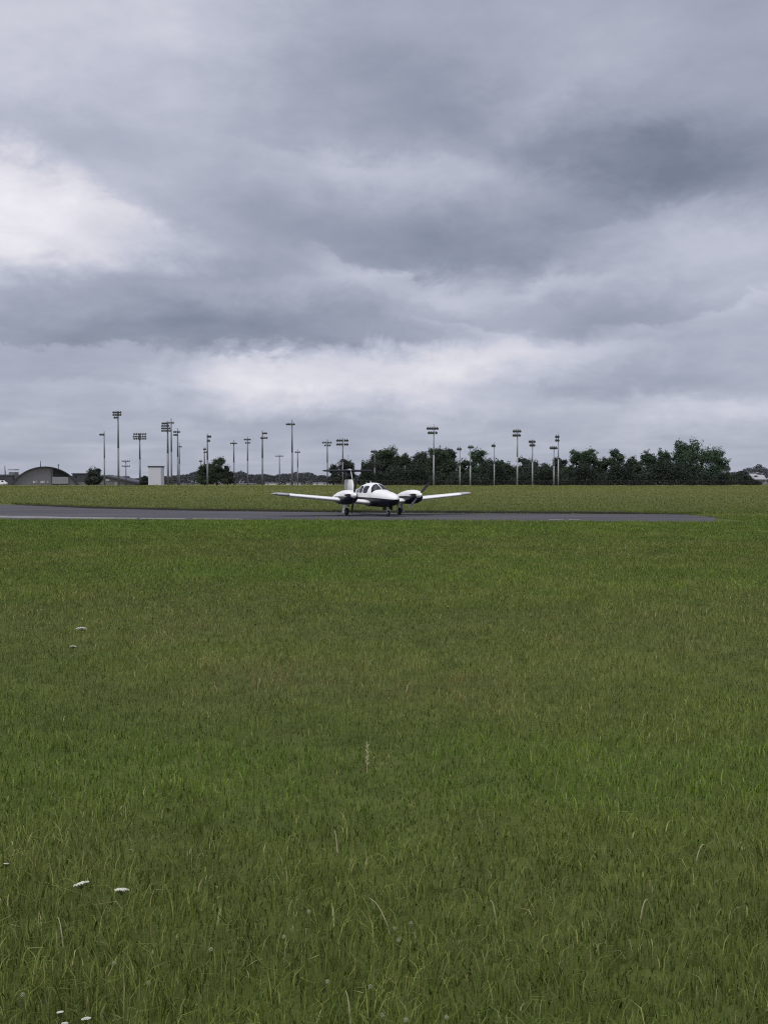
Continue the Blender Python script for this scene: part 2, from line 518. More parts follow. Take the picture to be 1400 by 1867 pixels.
def near_grass():
    n = 880000
    y = 2.0 + (60.5 - 2.0) * rng.random(n) ** 1.25
    x = (rng.random(n) * 2 - 1) * (y * .48 + 1.9)
    keep = ~in_taxi(x, y, -.05 - .7 * (fbm(x * .9, x * 0 + 4, 4) - .40)) & (y < np.interp(x, fx, fy) + .2)
    x, y = x[keep], y[keep]; n = len(x)
    patch = fbm(x * .55, y * .55)
    fine = fbm(x * 3.1 + 9, y * 3.1 + 5, 3)
    clump = fbm(x * 9 + 3, y * 9 + 7, 2)
    hgt = (.034 + .062 * fine + .04 * (patch - .5)) * (.5 + 1.0 * clump) * (.55 + .8 * rng.random(n))
    hgt = np.maximum(hgt, .018) * (1 + .18 * np.clip((5.2 - y) / 1.5, 0, 1) * (.4 + 1.2 * patch)) * (1 + .25 * np.clip((y - 12) / 30, 0, 1))
    tall = rng.random(n) < .006
    hgt[tall] *= 1.8
    wid = (.0028 + .0022 * rng.random(n)) * np.maximum(1, y / 8.5)
    broad = rng.random(n) < .16
    wid[broad] *= 2.1; hgt[broad] *= .55
    tint = .14 + (.56 * rng.random(n) ** 1.1 - .25) * (1 - .45 * np.clip((y - 7) / 14, 0, 1)) + .26 + .50 * (patch - .5) + .60 * (fine - .5) + .05 * np.clip((y - 4) / 6, 0, 1) - .07 * np.clip((5.2 - y) / 1.2, 0, 1)  # nearest blades tinted darker, some self-shadow put into the colour
    tint = np.clip(tint, 0, .78)
    dry = (rng.random(n) < .009 + .03 * (fbm(x * .25 + 40, y * .25 + 11, 3) > .56)) & ~tall
    hgt[dry] *= .8
    tint[dry] = .80 + .2 * rng.random(dry.sum())
    return blades(x, y, H(x, y), hgt, wid, tint, .62, rng)


def far_grass():
    n = 150000
    y = 56 + (246 - 56) * rng.random(n) ** 1.5
    x = (rng.random(n) * 2 - 1) * (y * .46 + 3)
    keep = (y > np.interp(x, fx, fy) + .15) | (x > near_w[1].x + .3)
    x, y = x[keep], y[keep]; n = len(x)
    patch = fbm(x * .12, y * .2)
    hgt = (.06 + .08 * rng.random(n)) * (.6 + .8 * patch)
    wid = .0075 * y / 12 * (.6 + .8 * rng.random(n))
    t = np.clip((y - 60) / 90, 0, 1)
    tint = np.clip(.27 + .16 * rng.random(n) + .3 * (patch - .5) + .15 * t, 0, .9)
    return blades(x, y, H(x, y), hgt, wid, tint, .45, rng)


def edge_grass():
    """Longer fringe on the bank and along the taxiway edges."""
    n = 26000
    x = rng.uniform(far_w[2].x, far_w[-1].x, n)
    y = np.interp(x, fx, fy) + .12 + np.abs(rng.normal(0, .4, n))
    hgt = .06 + .12 * rng.random(n) * fbm(x * 1.3, y * 0, 3) * 1.6
    z = .09 - .05 * np.clip((y - np.interp(x, fx, fy)) / 1.4, 0, 1.6)
    wid = .02 + .02 * rng.random(n)
    return blades(x, y, z, hgt, wid, np.clip(.15 + .45 * rng.random(n), 0, 1), .4, rng)


def pale_fringe():
    """Uncut straw-pale grass in front of the fence."""
    n = 30000
    y = rng.uniform(236, 247, n)
    x = (rng.random(n) * 2 - 1) * 118
    g = fbm(x * .35, y * .1, 3)
    hgt = .12 + .5 * rng.random(n) * np.clip(g - .25, 0, 1) * 1.2
    wid = .10 + .10 * rng.random(n)
    return blades(x, y, H(x, y), hgt, wid, np.clip(.55 + .4 * rng.random(n), 0, .97), .3, rng)


def straws():
    """Dry pale stalks and bent blades lying over the turf."""
    n = 1000
    y = 2.4 + 14 * rng.random(n) ** 2.0
    x = (rng.random(n) * 2 - 1) * (y * .5 + .6)
    hgt = .05 + .08 * rng.random(n) ** 1.5
    wid = .0024 + .0026 * rng.random(n)
    return blades(x, y, H(x, y), hgt, wid * np.maximum(1, y / 9), .80 + .19 * rng.random(n), .6, rng)


def merge(*gs):
    V, Q, T, K = [], [], [], []
    off = 0
    for v, q_, t_, k_ in gs:
        V.append(v); Q.append(q_ + off); T.append(t_ + off); K.append(k_); off += len(v)
    return np.concatenate(V), np.concatenate(Q), np.concatenate(T), np.concatenate(K)


v, q, t, k = merge(near_grass(), straws())
kind(np_mesh('grass', v, q, t, MGRASS, k, patch=plant_patch(v[:, 0], v[:, 1])), 'stuff', 'uneven green grass with pale dry stalks in the foreground', 'grass')
v, q, t, k = merge(far_grass(), edge_grass(), pale_fringe())
kind(np_mesh('field_grass', v, q, t, MGRASS, k, patch=np.clip(.60 + .5 * (fbm(v[:, 0] * .03, v[:, 1] * .07 + 3, 4) - .5), 0, 1)), 'stuff', 'olive mown grass field beyond the taxiway', 'grass')


# ------------------------------------------------------------------ wildflowers
def umbel_flower(px, py, hd, dia, label, tilt=0.0, name='wildflower'):
    g = G(px, py, hd)
    t = thing(name, label, 'flower', (g.x, g.y, h(g.x, g.y)), 0, 'white flowers in the grass')
    s = MB()
    top = Vector((dia * .25 * math.sin(tilt), 0, hd - .012))
    s.tube((0, 0, -.01), top * .5 + Vector((.008, .004, 0)), .0022, .0018, 6)
    s.tube(top * .5 + Vector((.008, .004, 0)), top, .0018, .0014, 6)
    hm = MB()
    nfl = 90
    for i in range(nfl):
        rr_ = math.sqrt((i + .5) / nfl) * dia / 2 * random.uniform(.85, 1.08)
        a = i * 2.39996 + random.uniform(-.2, .2)
        zz = dia * (.12 - .09 * (rr_ / (dia / 2)) ** 2 + random.uniform(-.035, .035)) + math.sin(tilt) * rr_ * math.cos(a) - .30 * rr_ * math.sin(a)
        c = top + Vector((rr_ * math.cos(a), rr_ * math.sin(a), zz))
        r0 = dia * random.uniform(.036, .058)
        ring = [[c + Vector((r0 * q_ * math.cos(b_), r0 * q_ * math.sin(b_), zo)) for b_ in (k_ * math.pi / 3 for k_ in range(6))] for q_, zo in ((.55, -.05 * dia), (1, 0), (.6, .04 * dia))]
        hm.loft(ring)
        if i % 4 == 0:
            s.tube(top - Vector((0, 0, .02)), c - Vector((0, 0, .004)), .0009, .0007, 4)
    s.build('stem', MSTEM, t)
    hm.build('flower_head', MUMBEL, t)
    return t


FL = [
    (147, 1607, .20, .085, .28, 'largest white flat-topped flower head tilting up to the right in the left grass'),
    (222, 1618, .19, .078, 0, 'flat white flower head just right of the tilted one in the left grass'),
    (148, 1145, .30, .16, .12, 'white flower head standing far off in the left mid field'),
    (134, 1177, .22, .09, 0, 'smaller dull white flower just below the far white one'),
    (12, 1570, .17, .032, 0, 'tiny white flower at the left edge beside a bent straw'),
    (110, 1839, .14, .032, .1, 'compact white flower, upper left one of the bottom corner cluster'),
    (157, 1851, .14, .042, .1, 'white flower at the right of the bottom corner cluster'),
    (119, 1859, .13, .030, 0, 'small white flower in the middle of the bottom corner cluster'),
    (78, 1865, .12, .038, 0, 'white flower cut by the bottom edge in the left corner'),
]
for px, py, hd, dia, tl, lb in FL:
    umbel_flower(px, py, hd * .75, dia * .70, lb, tl)


def clover(px, py, hd, dia, label):
    g = G(px, py, hd)
    t = thing('clover_flower', label, 'flower', (g.x, g.y, h(g.x, g.y)), 0, 'pale clover heads in the turf')
    s = MB(); s.tube((0, 0, -.01), (0, 0, hd - dia * .4), .0015, .0012, 6)
    s.build('stem', MSTEM, t)
    hm = MB()
    for i in range(26):
        zf = 1 - 2 * (i + .5) / 26
        rr_ = math.sqrt(1 - zf * zf); a = i * 2.39996
        d = Vector((rr_ * math.cos(a), rr_ * math.sin(a), zf))
        c = Vector((0, 0, hd - dia * .1))
        hm.tube(c + d * dia * .18, c + d * dia * .52 * random.uniform(.85, 1.1), dia * .09, dia * .03, 5)
    hm.build('flower_head', MCLOVER, t)


CL = [(518, 1707, 'pale clover head left of the bent straw in the lower grass'), (563, 1661, 'pale clover head above and right of the bent straw'),
      (720, 1692, 'clover head at the foot of the long diagonal straw'), (749, 1682, 'pale clover head to the right of the long diagonal straw'),
      (727, 1713, 'clover head just under the long diagonal straw'), (675, 1798, 'clover head at bottom centre, alone among short blades'),
      (597, 1789, 'dull clover head left of the bottom centre one'), (740, 1858, 'clover head at the bottom edge near the centre'),
      (814, 1854, 'clover head at the bottom edge right of centre'), (697, 1850, 'small clover head at the bottom edge, centre'),
      (42, 1813, 'clover head above the white flower cluster at lower left'), (272, 1791, 'clover head in dark grass right of the flower cluster'),
      (385, 1730, 'clover head beside a straw in the lower left grass'), (208, 1756, 'dull clover head above and right of the white flower cluster')]
for px, py, lb in CL:
    clover(px, py, .07, .017, lb)

# a pale seed stalk standing in the middle of the field
g = G(669, 1392, .06)
t = thing('seed_stalk', 'pale upright grass seed stalk standing alone below the aeroplane', 'plant', (g.x, g.y, h(g.x, g.y)))
s = MB(); s.tube((0, 0, -.01), (.004, 0, .17), .0022, .0016, 6); s.build('stem', MSTRAW, t)
s = MB()
for i in range(16):
    a = i * 2.4; z0 = .055 + i * .0085
    s.tube((.003, 0, z0), (.003 + .012 * math.cos(a), .012 * math.sin(a), z0 + .012), .005, .002, 5)
s.build('seed_head', MSTRAW, t)

# the few long bent straws that stand out one by one
ST = [((673, 1637), (712, 1690), 'long pale straw leaning diagonally in the lower centre grass'),
      ((105, 1672), (116, 1712), 'broad pale bent blade at lower left'),
      ((1268, 1560), (1285, 1540), 'short pale curved blade at the right of the field'),
      ((893, 1642), (905, 1672), 'pale straw leaning left in the lower right grass'),
      ((1180, 1640), (1166, 1668), 'pale straw leaning right near the right side'),
      ((609, 1512), (616, 1550), 'thin upright pale straw above the centre of the grass'),
      ((630, 1806), (640, 1860), 'upright pale straw at the bottom edge near the centre')]
for (ax, ay), (bx, by), lb in ST:
    lo = G(bx, by, .03) if by > ay else G(ax, ay, .03)
    hx, hy = (ax, ay) if by > ay else (bx, by)
    hi = P(hx, hy, lo.y + .02)
    base = Vector((lo.x, lo.y, h(lo.x, lo.y)))
    s = MB(); d = hi - base
    prev = Vector((0, 0, -.01)); n_ = 7
    for k_ in range(1, n_ + 1):
        u = k_ / n_
        p = d * u + Vector((0, 0, .03 * math.sin(u * math.pi)))
        s.tube(prev, p, .0030 * (1.15 - u * .8), .0030 * (1.1 - u * .85), 5)
        prev = p
    o = s.build('grass_straw', MSTRAW); o.location = base
    o['label'] = lb; o['category'] = 'grass stalk'; o['group'] = 'long dry stalks'

# ------------------------------------------------------------------ trees
def leaf_cloud(cen, nrm_size, r_, tilt_all=True):
    n = len(cen)
    a = r_.normal(size=(n, 3)); a /= np.linalg.norm(a, axis=1)[:, None]
    b_ = r_.normal(size=(n, 3)); b_ -= (a * b_).sum(1)[:, None] * a; b_ /= np.linalg.norm(b_, axis=1)[:, None]
    s_ = nrm_size[:, None]
    v = np.stack([cen - a * s_, cen + b_ * s_ * .55, cen + a * s_, cen - b_ * s_ * .55], 1)
    i0 = np.arange(n) * 4
    return v.reshape(-1, 3), np.stack([i0, i0 + 1, i0 + 2, i0 + 3], -1)


def tree(px, top, hw, Y, label, mi=0, name='tree', dens=1.0, low=.10, loose=0.0, group='trees behind the fence', seed=0, wide=1.22):
    """Tree with the crown top at photo row `top`, half width hw photo px, distance Y."""
    r_ = np.random.default_rng(seed + int(px * 7) + int(top * 13))
    x = (px - 700) / F * Y; z0 = h(x, Y)
    ht = P(px, top, Y).z - z0; W = hw / F * Y * wide
    t = thing(name, label, 'tree', (x, Y, z0), 0, group)
    # trunk and limbs
    s = MB()
    tr_ = max(.12, ht * .028)
    s.tube((0, 0, -.1), (0, 0, ht * .35), tr_ * 1.25, tr_ * .9, 10)
    s.tube((0, 0, ht * .35), (r_.normal() * .3, r_.normal() * .3, ht * .75), tr_ * .9, tr_ * .35, 8)
    nl = 9
    lobes = []
    for i in range(nl):
        a = r_.random() * 2 * np.pi; u = r_.random()
        rz = low + .25 + (1 - low - .38) * u
        prof = math.sqrt(max(.08, 1 - ((rz - .52) / .58) ** 2))
        rad = W * prof * (.45 + .5 * r_.random())
        e = Vector((rad * math.cos(a), rad * math.sin(a), ht * rz))
        s.tube((0, 0, ht * (.22 + .3 * u)), e * .9, tr_ * .4, tr_ * .12, 6)
    s.build('trunk', MTRUNK, t)
    # lobes
    nlob = int(64 * (1 + W / 8))
    cen = []; tint = []; sz = []
    # a crown is several sub-crowns of different size, so the outline is lumpy
    subs = [(r_.normal() * W * .12, r_.normal() * W * .12, ht - W * .36, W * .40)]
    for i in range(int(9 + W * 1.5)):
        a = r_.random() * 2 * np.pi; rs = W * (.27 + .21 * r_.random())
        u = r_.random()
        hz_ = ht * (low + (1 - low) * (.12 + .74 * u ** .9))
        rd = (W - rs * .8) * (1 - .55 * u ** 2) * (.55 + .45 * r_.random())
        subs.append((rd * math.cos(a), rd * math.sin(a), min(hz_, ht - rs * (.9 + .9 * r_.random())), rs))
    for i in range(6):
        a = r_.random() * 2 * np.pi
        subs.append((W * .6 * math.cos(a), W * .6 * math.sin(a), ht * (.18 + .12 * r_.random()), W * .42))
    for i in range(nlob):
        sx_, sy_, sz_, rs = subs[i % len(subs)]
        d = r_.normal(size=3); d /= np.linalg.norm(d)
        lr = rs * (.30 + .32 * r_.random())
        c = np.array([sx_, sy_, sz_]) + d * (rs - lr * .55) * np.array([1, 1, .9]) * r_.random() ** .35
        c[2] = min(max(c[2], lr * .6), ht - lr * .7)
        n = int(165 * dens * (lr / 1.0) ** 1.6) + 45
        d = r_.normal(size=(n, 3)); d /= np.linalg.norm(d, axis=1)[:, None]
        rr_ = lr * (.35 + .75 * r_.random(n) ** .6)
        rr_ *= 1 + .25 * r_.normal(size=n) * .6
        cen.append(c + d * rr_[:, None] * np.array([1.05, 1.05, .85]))
        base = .25 + .5 * r_.random()
        tint.append(np.clip(base + .12 * r_.normal(size=n), 0, 1))
        sz.append((.12 + .15 * r_.random(n)) * (1 + .25 * (Y > 300)))
    # leader sprigs that break the outline
    ns = int(110 * (1 + W / 8))
    pick = r_.integers(0, len(subs), ns); sb = np.array(subs)[pick]
    d = r_.normal(size=(ns, 3)); d[:, 2] = np.abs(d[:, 2]) * .9; d /= np.linalg.norm(d, axis=1)[:, None]
    sp = sb[:, :3] + d * (sb[:, 3] * (.94 + .12 * r_.random(ns)))[:, None]
    sp[:, 2] = np.minimum(sp[:, 2], ht * 1.02)
    sp = np.repeat(sp, 6, 0) + r_.normal(size=(ns * 6, 3)) * .22
    cen.append(sp); tint.append(r_.random(ns * 6)); sz.append(.12 + .14 * r_.random(ns * 6))
    cen = np.concatenate(cen); tint = np.concatenate(tint); sz = np.concatenate(sz)
    cen[:, 2] = np.maximum(cen[:, 2], .15)
    v, q_ = leaf_cloud(cen, sz, r_)
    np_mesh('crown', v, q_, None, MLEAF[mi], np.repeat(tint, 4), parent=t)
    return t


TREES = [
    (705, 813, 30, 262, 'tall rounded dark tree at the left end of the long tree row', 0, {}),
    (684, 840, 16, 258, 'low tree filling the left foot of the long tree row', 2, {}),
    (736, 826, 24, 266, 'rounded tree in the dip right of the row\'s first tall tree', 0, {}),
    (765, 823, 22, 270, 'dark tree just left of the tall twin-row floodlight pole', 2, {}),
    (797, 813, 34, 262, 'broad dark tree directly behind the tall centre floodlight pole', 0, {}),
    (822, 817, 18, 268, 'dark tree right of the tall centre floodlight pole', 2, {}),
    (846, 836, 17, 274, 'shorter tree between two thin poles with pale gaps below', 0, dict(dens=.5)),
    (872, 817, 23, 264, 'open-crowned tree with sky showing through, left of the notch in the row', 1, dict(dens=.55)),
    (893, 850, 15, 268, 'small shrubby tree at the notch where a thin pole stands', 2, {}),
    (920, 838, 22, 262, 'low round tree just left of the tall right floodlight pole', 0, {}),
    (958, 831, 24, 266, 'dark tree between the tall right pole and the one beside it', 2, {}),
    (990, 845, 20, 262, 'short tree filling the gap left of the close pair of poles', 0, {}),
    (1020, 833, 17, 270, 'dark tree behind the close pair of poles', 2, {}),
    (1048, 819, 22, 264, 'tree with a peaked crown right of the close pair of poles', 1, {}),
    (1074, 816, 20, 262, 'tall tree with an open ragged right side', 1, dict(dens=.6)),
    (1094, 834, 18, 270, 'low tree under the ragged gap in the right half of the row', 0, {}),
    (1122, 819, 19, 264, 'narrow round-topped tree standing between two dips', 1, {}),
    (1152, 833, 20, 260, 'low even tree left of the rising right end of the row', 0, {}),
    (1180, 821, 20, 262, 'mid-height tree starting the rise to the biggest tree', 1, dict(dens=.7)),
    (1207, 818, 20, 266, 'tree just left of the tall ragged crown', 1, dict(dens=.7)),
    (1238, 803, 25, 262, 'tall tree with ragged clumps left of the biggest tree', 1, dict(dens=.6)),
    (1278, 797, 38, 258, 'biggest tree of all, loose crown with gaps at the right end', 1, dict(dens=.28)),
    (1312, 822, 18, 262, 'outermost right tree with a thin see-through crown', 1, dict(dens=.25)),
    (396, 833, 24, 300, 'tall tree with a pointed top in the left cluster behind two poles', 0, {}),
    (374, 847, 18, 298, 'tree on the left shoulder of the left cluster', 0, {}),
    (416, 849, 13, 302, 'small tree on the right shoulder of the left cluster', 2, {}),
    (172, 852, 18, 320, 'round dark tree right of the arched hangar', 2, {}),
    (631, 834, 22, 268, 'round dark tree behind the aeroplane tail', 2, {}),
    (608, 846, 12, 275, 'small dark tree left of the one behind the aeroplane tail', 2, {}),
    (664, 862, 12, 285, 'low bush-like tree between the aeroplane tail and the long row', 2, {}),
    (264, 868, 9, 340, 'small dark tree left of the pale windowless block', 2, {}),
    (1335, 868, 12, 300, 'low dark tree past the right end of the row', 2, {}),
]
for i, (px, tp, hw, Y, lb, mi, kw) in enumerate(TREES):
    if px < 680: kw = dict(kw, wide=1.02)
    tree(px, tp, hw, Y, lb, mi, seed=i, group=None, **kw)

# undergrowth along the foot of the trees
n = 150000
x = rng.uniform(-6, 98, n); Y = rng.uniform(249, 258, n)
ridge = (1.2 + 13 * np.clip(fbm(x * .21, Y * .09 + 3, 4) - .26, 0, 1)) * np.clip((99 - x) / 8, .25, 1)
z = H(x, Y) + ridge * rng.random(n) ** .8 * (1 - .25 * rng.random(n))
v, q = leaf_cloud(np.stack([x, Y, z], -1), .12 + .16 * rng.random(n), rng)
kind(np_mesh('undergrowth', v, q, None, MUNDER, np.repeat(np.clip(.1 + .6 * fbm(x * .3, z * .4 + 9, 3) + .1 * rng.normal(size=n), 0, 1), 4)), 'stuff', 'dark brownish undergrowth along the foot of the tree row', 'undergrowth')

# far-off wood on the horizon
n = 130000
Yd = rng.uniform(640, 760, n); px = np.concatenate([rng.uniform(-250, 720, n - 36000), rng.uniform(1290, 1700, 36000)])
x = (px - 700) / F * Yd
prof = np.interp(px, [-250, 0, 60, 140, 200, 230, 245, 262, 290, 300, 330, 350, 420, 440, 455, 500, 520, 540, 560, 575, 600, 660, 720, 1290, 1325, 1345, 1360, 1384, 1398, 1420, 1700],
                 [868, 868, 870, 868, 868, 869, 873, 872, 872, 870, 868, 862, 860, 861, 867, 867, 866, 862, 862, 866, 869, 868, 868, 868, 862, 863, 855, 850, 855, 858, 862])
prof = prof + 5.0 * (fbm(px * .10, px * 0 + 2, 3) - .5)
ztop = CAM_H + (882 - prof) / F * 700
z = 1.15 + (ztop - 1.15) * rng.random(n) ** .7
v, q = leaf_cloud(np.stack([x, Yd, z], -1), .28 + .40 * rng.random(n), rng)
kind(np_mesh('distant_woods', v, q, None, MFAR_HAZE, np.repeat(np.clip(.45 + .3 * rng.normal(size=n), 0, 1), 4)), 'stuff', 'low wood along the horizon, haze put into its blue-grey leaf colour', 'woods')


# ------------------------------------------------------------------ floodlight poles
def pole(px, top, Y, wpx, rows, label, pale=False, name='floodlight_pole', foot=None, group='sports field floodlight poles', tube_=True):
    """rows: (photo row, photo x0, photo x1, number of lamps, droop)."""
    x = (px - 700) / F * Y; z0 = h(x, Y)
    k = Y / F
    ht = P(px, top, Y).z - z0
    t = thing(name, label, 'floodlight' if name == 'floodlight_pole' else 'utility pole', (x, Y, z0), 0, group)
    s = MB(); r0 = wpx * k / 2 * (1.22 if Y > 285 else 1.08)
    s.tube((0, 0, -.3), (0, 0, ht * .5), r0 * 1.12, r0, 12); s.tube((0, 0, ht * .5), (0, 0, ht), r0, r0 * .62, 12)
    s.build('pole', MPOLE_L if pale else MPOLE, t, True)
    for (ry, xa, xb, nl, droop) in rows:
        z = P(px, ry, Y).z - z0
        a = (xa - px) * k; b_ = (xb - px) * k
        s = MB(); s.box(((a + b_) / 2, -r0 * 1.05 - .06, z), (abs(b_ - a) + .1, .14, .16))
        cb = s.build('crossarm', MPOLE, t)
        for i in range(nl):
            u = (i + .5) / nl
            lx = a + (b_ - a) * u
            s = MB()
            # bowl reflector aimed out and down with a rear ballast box
            out = Vector((droop * (1 if lx > 0 else -1) * .5, -.75, -.55)).normalized()
            c = Vector((lx, -r0 * 1.05 - .15, z + .02))
            s.tube(c, c + out * .34, .15, .33, 10)
            s.tube(c + out * .34, c + out * .40, .35, .35, 10)
            s.box(c + Vector((0, .02, .17)), (.26, .30, .26))
            s.build('floodlight', MLAMP, t)
    return t


PO = [
    (191.5, 786, 330, 2.0, [(792, 184, 193, 3, .3)], 'slim pole with one left-facing lamp cluster beside the round tree near the hangar'),
    (217, 749, 330, 2.7, [(751.5, 208, 224, 5, 0), (756, 208, 224, 5, 0), (761, 210, 219, 3, 0)], 'tallest pole on the far left with three lamp rows'),
    (256, 790, 350, 2.6, [(791, 245, 269, 6, 0), (795.5, 244, 269, 6, 0), (799.5, 245, 269, 6, 0)], 'pole with three wide lamp rows just left of the pale windowless block'),
    (307, 768, 330, 3.0, [(771.5, 297, 309, 4, 0), (776, 296, 311, 4, 0), (780.5, 296, 313, 5, 0), (785, 296, 314, 5, 0)], 'thick pole with four lamp rows, right of the pale windowless block'),
    (313.5, 763, 360, 2.4, [(770.5, 306, 319, 4, .4)], 'taller pole with one lamp row standing against the four-row pole'),
    (325, 781, 345, 2.4, [(787, 318, 330, 4, .3), (792.5, 318, 326, 3, .2)], 'pole with two short lamp rows right of the four-row pole'),
    (328, 807, 420, 1.8, [(814, 327, 333, 2, .4)], 'short thin pole half hidden behind the two-row pole'),
    (367, 838, 430, 1.4, [(840.5, 364, 370, 2, 0)], 'little pole top peeping over the left shoulder of the left tree cluster'),
    (373.5, 815, 380, 2.0, [(818.5, 372, 377, 2, .3), (824, 372, 379, 2, .3)], 'shorter of the two poles in front of the left tree cluster'),
    (379, 791, 292, 2.5, [(795.5, 379, 386, 3, .3), (803, 379, 384, 2, .3)], 'taller right-facing pole in front of the left tree cluster'),
    (427, 802, 400, 2.2, [(808, 421, 433, 4, .4)], 'thin pole with one lamp row right of the left tree cluster'),
    (452, 796, 390, 2.0, [(801, 446, 458, 4, .6), (807, 448, 457, 3, .5)], 'thin pole with two drooping lamp rows midway along the left sky'),
    (479, 785, 340, 2.6, [(789.5, 479, 488, 3, .3), (798, 476, 489, 4, .2)], 'stout pole whose two lamp rows reach to the right'),
    (533, 765, 310, 2.6, [(773, 523, 538, 5, .5)], 'tallest pole left of the aeroplane, single lamp row'),
    (543, 819, 400, 1.8, [(824, 538, 548, 3, .2)], 'short thin pole close right of the tallest one left of the aeroplane'),
    (597, 801, 330, 2.1, [(806.5, 588, 605, 4, .7), (811.5, 592, 603, 3, .7)], 'pole with two spread lamp rows left of the aeroplane tail'),
    (625, 798, 262, 2.1, [(802.5, 614, 635, 5, .6), (809.5, 614, 635, 5, .6)], 'pole with two wide lamp rows above the aeroplane tail'),
    (683, 819, 250, 1.8, [(822.5, 677, 687, 3, .4)], 'short pole against the first tall tree right of the aeroplane tail'),
    (790.5, 773, 240, 2.3, [(780.5, 778, 798, 5, .6), (788.5, 780, 796, 4, .6)], 'tall pale-footed centre pole with two lamp rows, right of the aeroplane'),
    (838, 812, 242, 1.7, [(818, 833, 840, 2, .4)], 'thin pole in the gap left of the open-crowned tree'),
    (857, 812, 243, 2.0, [(814.5, 853, 862, 3, .2)], 'pole against the open-crowned tree with sky gaps'),
    (900.5, 806, 243, 1.7, [(812, 896, 902, 2, .4)], 'thin pole standing in the notch of the tree row'),
    (942.5, 780, 240, 2.4, [(785.5, 934, 948, 4, .3), (793, 934, 947, 4, .5)], 'tallest pole of the right half, two left-leaning lamp rows'),
    (970, 799, 241, 2.0, [(804.5, 963, 974, 3, .4), (811, 965, 973, 3, .4)], 'second pole right of the tallest one in the right half'),
    (1009, 813, 243, 1.9, [(816, 1001, 1014, 4, .0)], 'shorter T-topped pole of the close pair at right'),
    (1017, 789, 241, 2.0, [(795.5, 1011, 1018, 2, .3), (802, 1011, 1018, 2, .3)], 'taller pole of the close pair at right, lamps facing left'),
]
for px, tp, Y, w, rows, lb in PO:
    pole(px, tp, Y, w, rows, lb, pale=(px > 700))

def utility(px, top, Y, wpx, arms, label):
    k = Y / F; x = (px - 700) * k; z0 = h(x, Y)
    ht = P(px, top, Y).z - z0
    t = thing('utility_pole', label, 'utility pole', (x, Y, z0), 0, 'utility poles')
    s = MB(); s.tube((0, 0, -.3), (0, 0, ht), wpx * k * .55, wpx * k * .4, 10); s.build('pole', MPOLE, t, True)
    for ry, xa, xb in arms:
        z = P(px, ry, Y).z - z0
        s = MB(); s.box((((xa + xb) / 2 - px) * k, -.25, z), ((xb - xa) * k, .2, .3)); a = s.build('crossarm', MLAMP, t)
        for u in (.04, .3, .7, .96):
            s = MB(); c = Vector(((xa + (xb - xa) * u - px) * k, -.25, z + .15))
            s.tube(c, c + Vector((0, 0, .18)), .1, .14, 8); s.tube(c + Vector((0, 0, .18)), c + Vector((0, 0, .42)), .17, .08, 8)
            s.build('insulator', MLAMP, a)
    return t


utility(230.5, 839, 345, 2.0, [(841.5, 223.5, 238), (850.5, 223.5, 238)], 'short pole with two crossarms between the tallest far left pole and the wide-row one')
utility(510, 829, 420, 2.2, [(832, 502, 517.5)], 'short T-shaped pole just left of the tallest pole left of the aeroplane')

# ------------------------------------------------------------------ fence
x0, x1 = -14.0, 106.0
FY = 247.5
t = thing('chain_link_fence', 'low dark chain-link fence along the foot of the tree row', 'fence', ((x0 + x1) / 2, FY, h(0, FY)))
hw = (x1 - x0) / 2
s = MB(); s.add([(-hw, 0, .05), (hw, 0, .05), (hw, 0, 1.5), (-hw, 0, 1.5)], [(0, 1, 2, 3)]); s.build('wire_mesh', MCHAIN, t)
s = MB(); s.tube((-hw, 0, 1.52), (hw, 0, 1.52), .03, .03, 8); s.build('top_rail', MRUST, t)
for i in range(41):
    px_ = -hw + 2 * hw * i / 40
    s = MB(); s.tube((px_, .05, -.1), (px_, .05, 1.6), .04, .04, 8); s.tube((px_, .05, 1.6), (px_, .05, 1.66), .055, .02, 8)
    s.build('fence_post', MRUST, t)


# ------------------------------------------------------------------ buildings
def X(px, Y):
    return (px - 700) / F * Y


def Z(py, Y):
    return P(700, py, Y).z


# arched hangar
Y = 430.0; k = Y / F
xa, xb = X(21, Y), X(146, Y); xc = (xa + xb) / 2; hw = (xb - xa) / 2 * .945
gz = h(0, Y)
rise = Z(850.5, Y) - gz
t = thing('arched_hangar', 'big grey hangar with a curved dark roof at far left', 'hangar', (xc, Y, gz), R(19.6))
RA = (hw * hw + rise * rise) / (2 * rise); phi = math.atan2(hw, RA - rise)
arc = [Vector((RA * math.sin(a), 0, RA * math.cos(a) - (RA - rise))) for a in (-phi + 2 * phi * i / 40 for i in range(41))]
ar = lambda sc, y: [Vector((p.x * sc, y, max(-.3, p.z * sc))) for p in arc]
s = MB()
fr_ = ar(.965, 0.0)
s.add([tuple(p) for p in fr_], [tuple(range(len(fr_)))])
s.build('front_wall', MWALLG, t)
s = MB()
s.loft([ar(1.0, -1.2), ar(1.0, 36)], closed=False, cap0=False, cap1=False)
s.loft([ar(.965, -1.2), ar(.965, 36)], closed=False, cap0=False, cap1=False)
s.loft([ar(.965, -1.2), ar(1.0, -1.2)], closed=False, cap0=False, cap1=False)
s.build('roof', MROOFD, t, False)
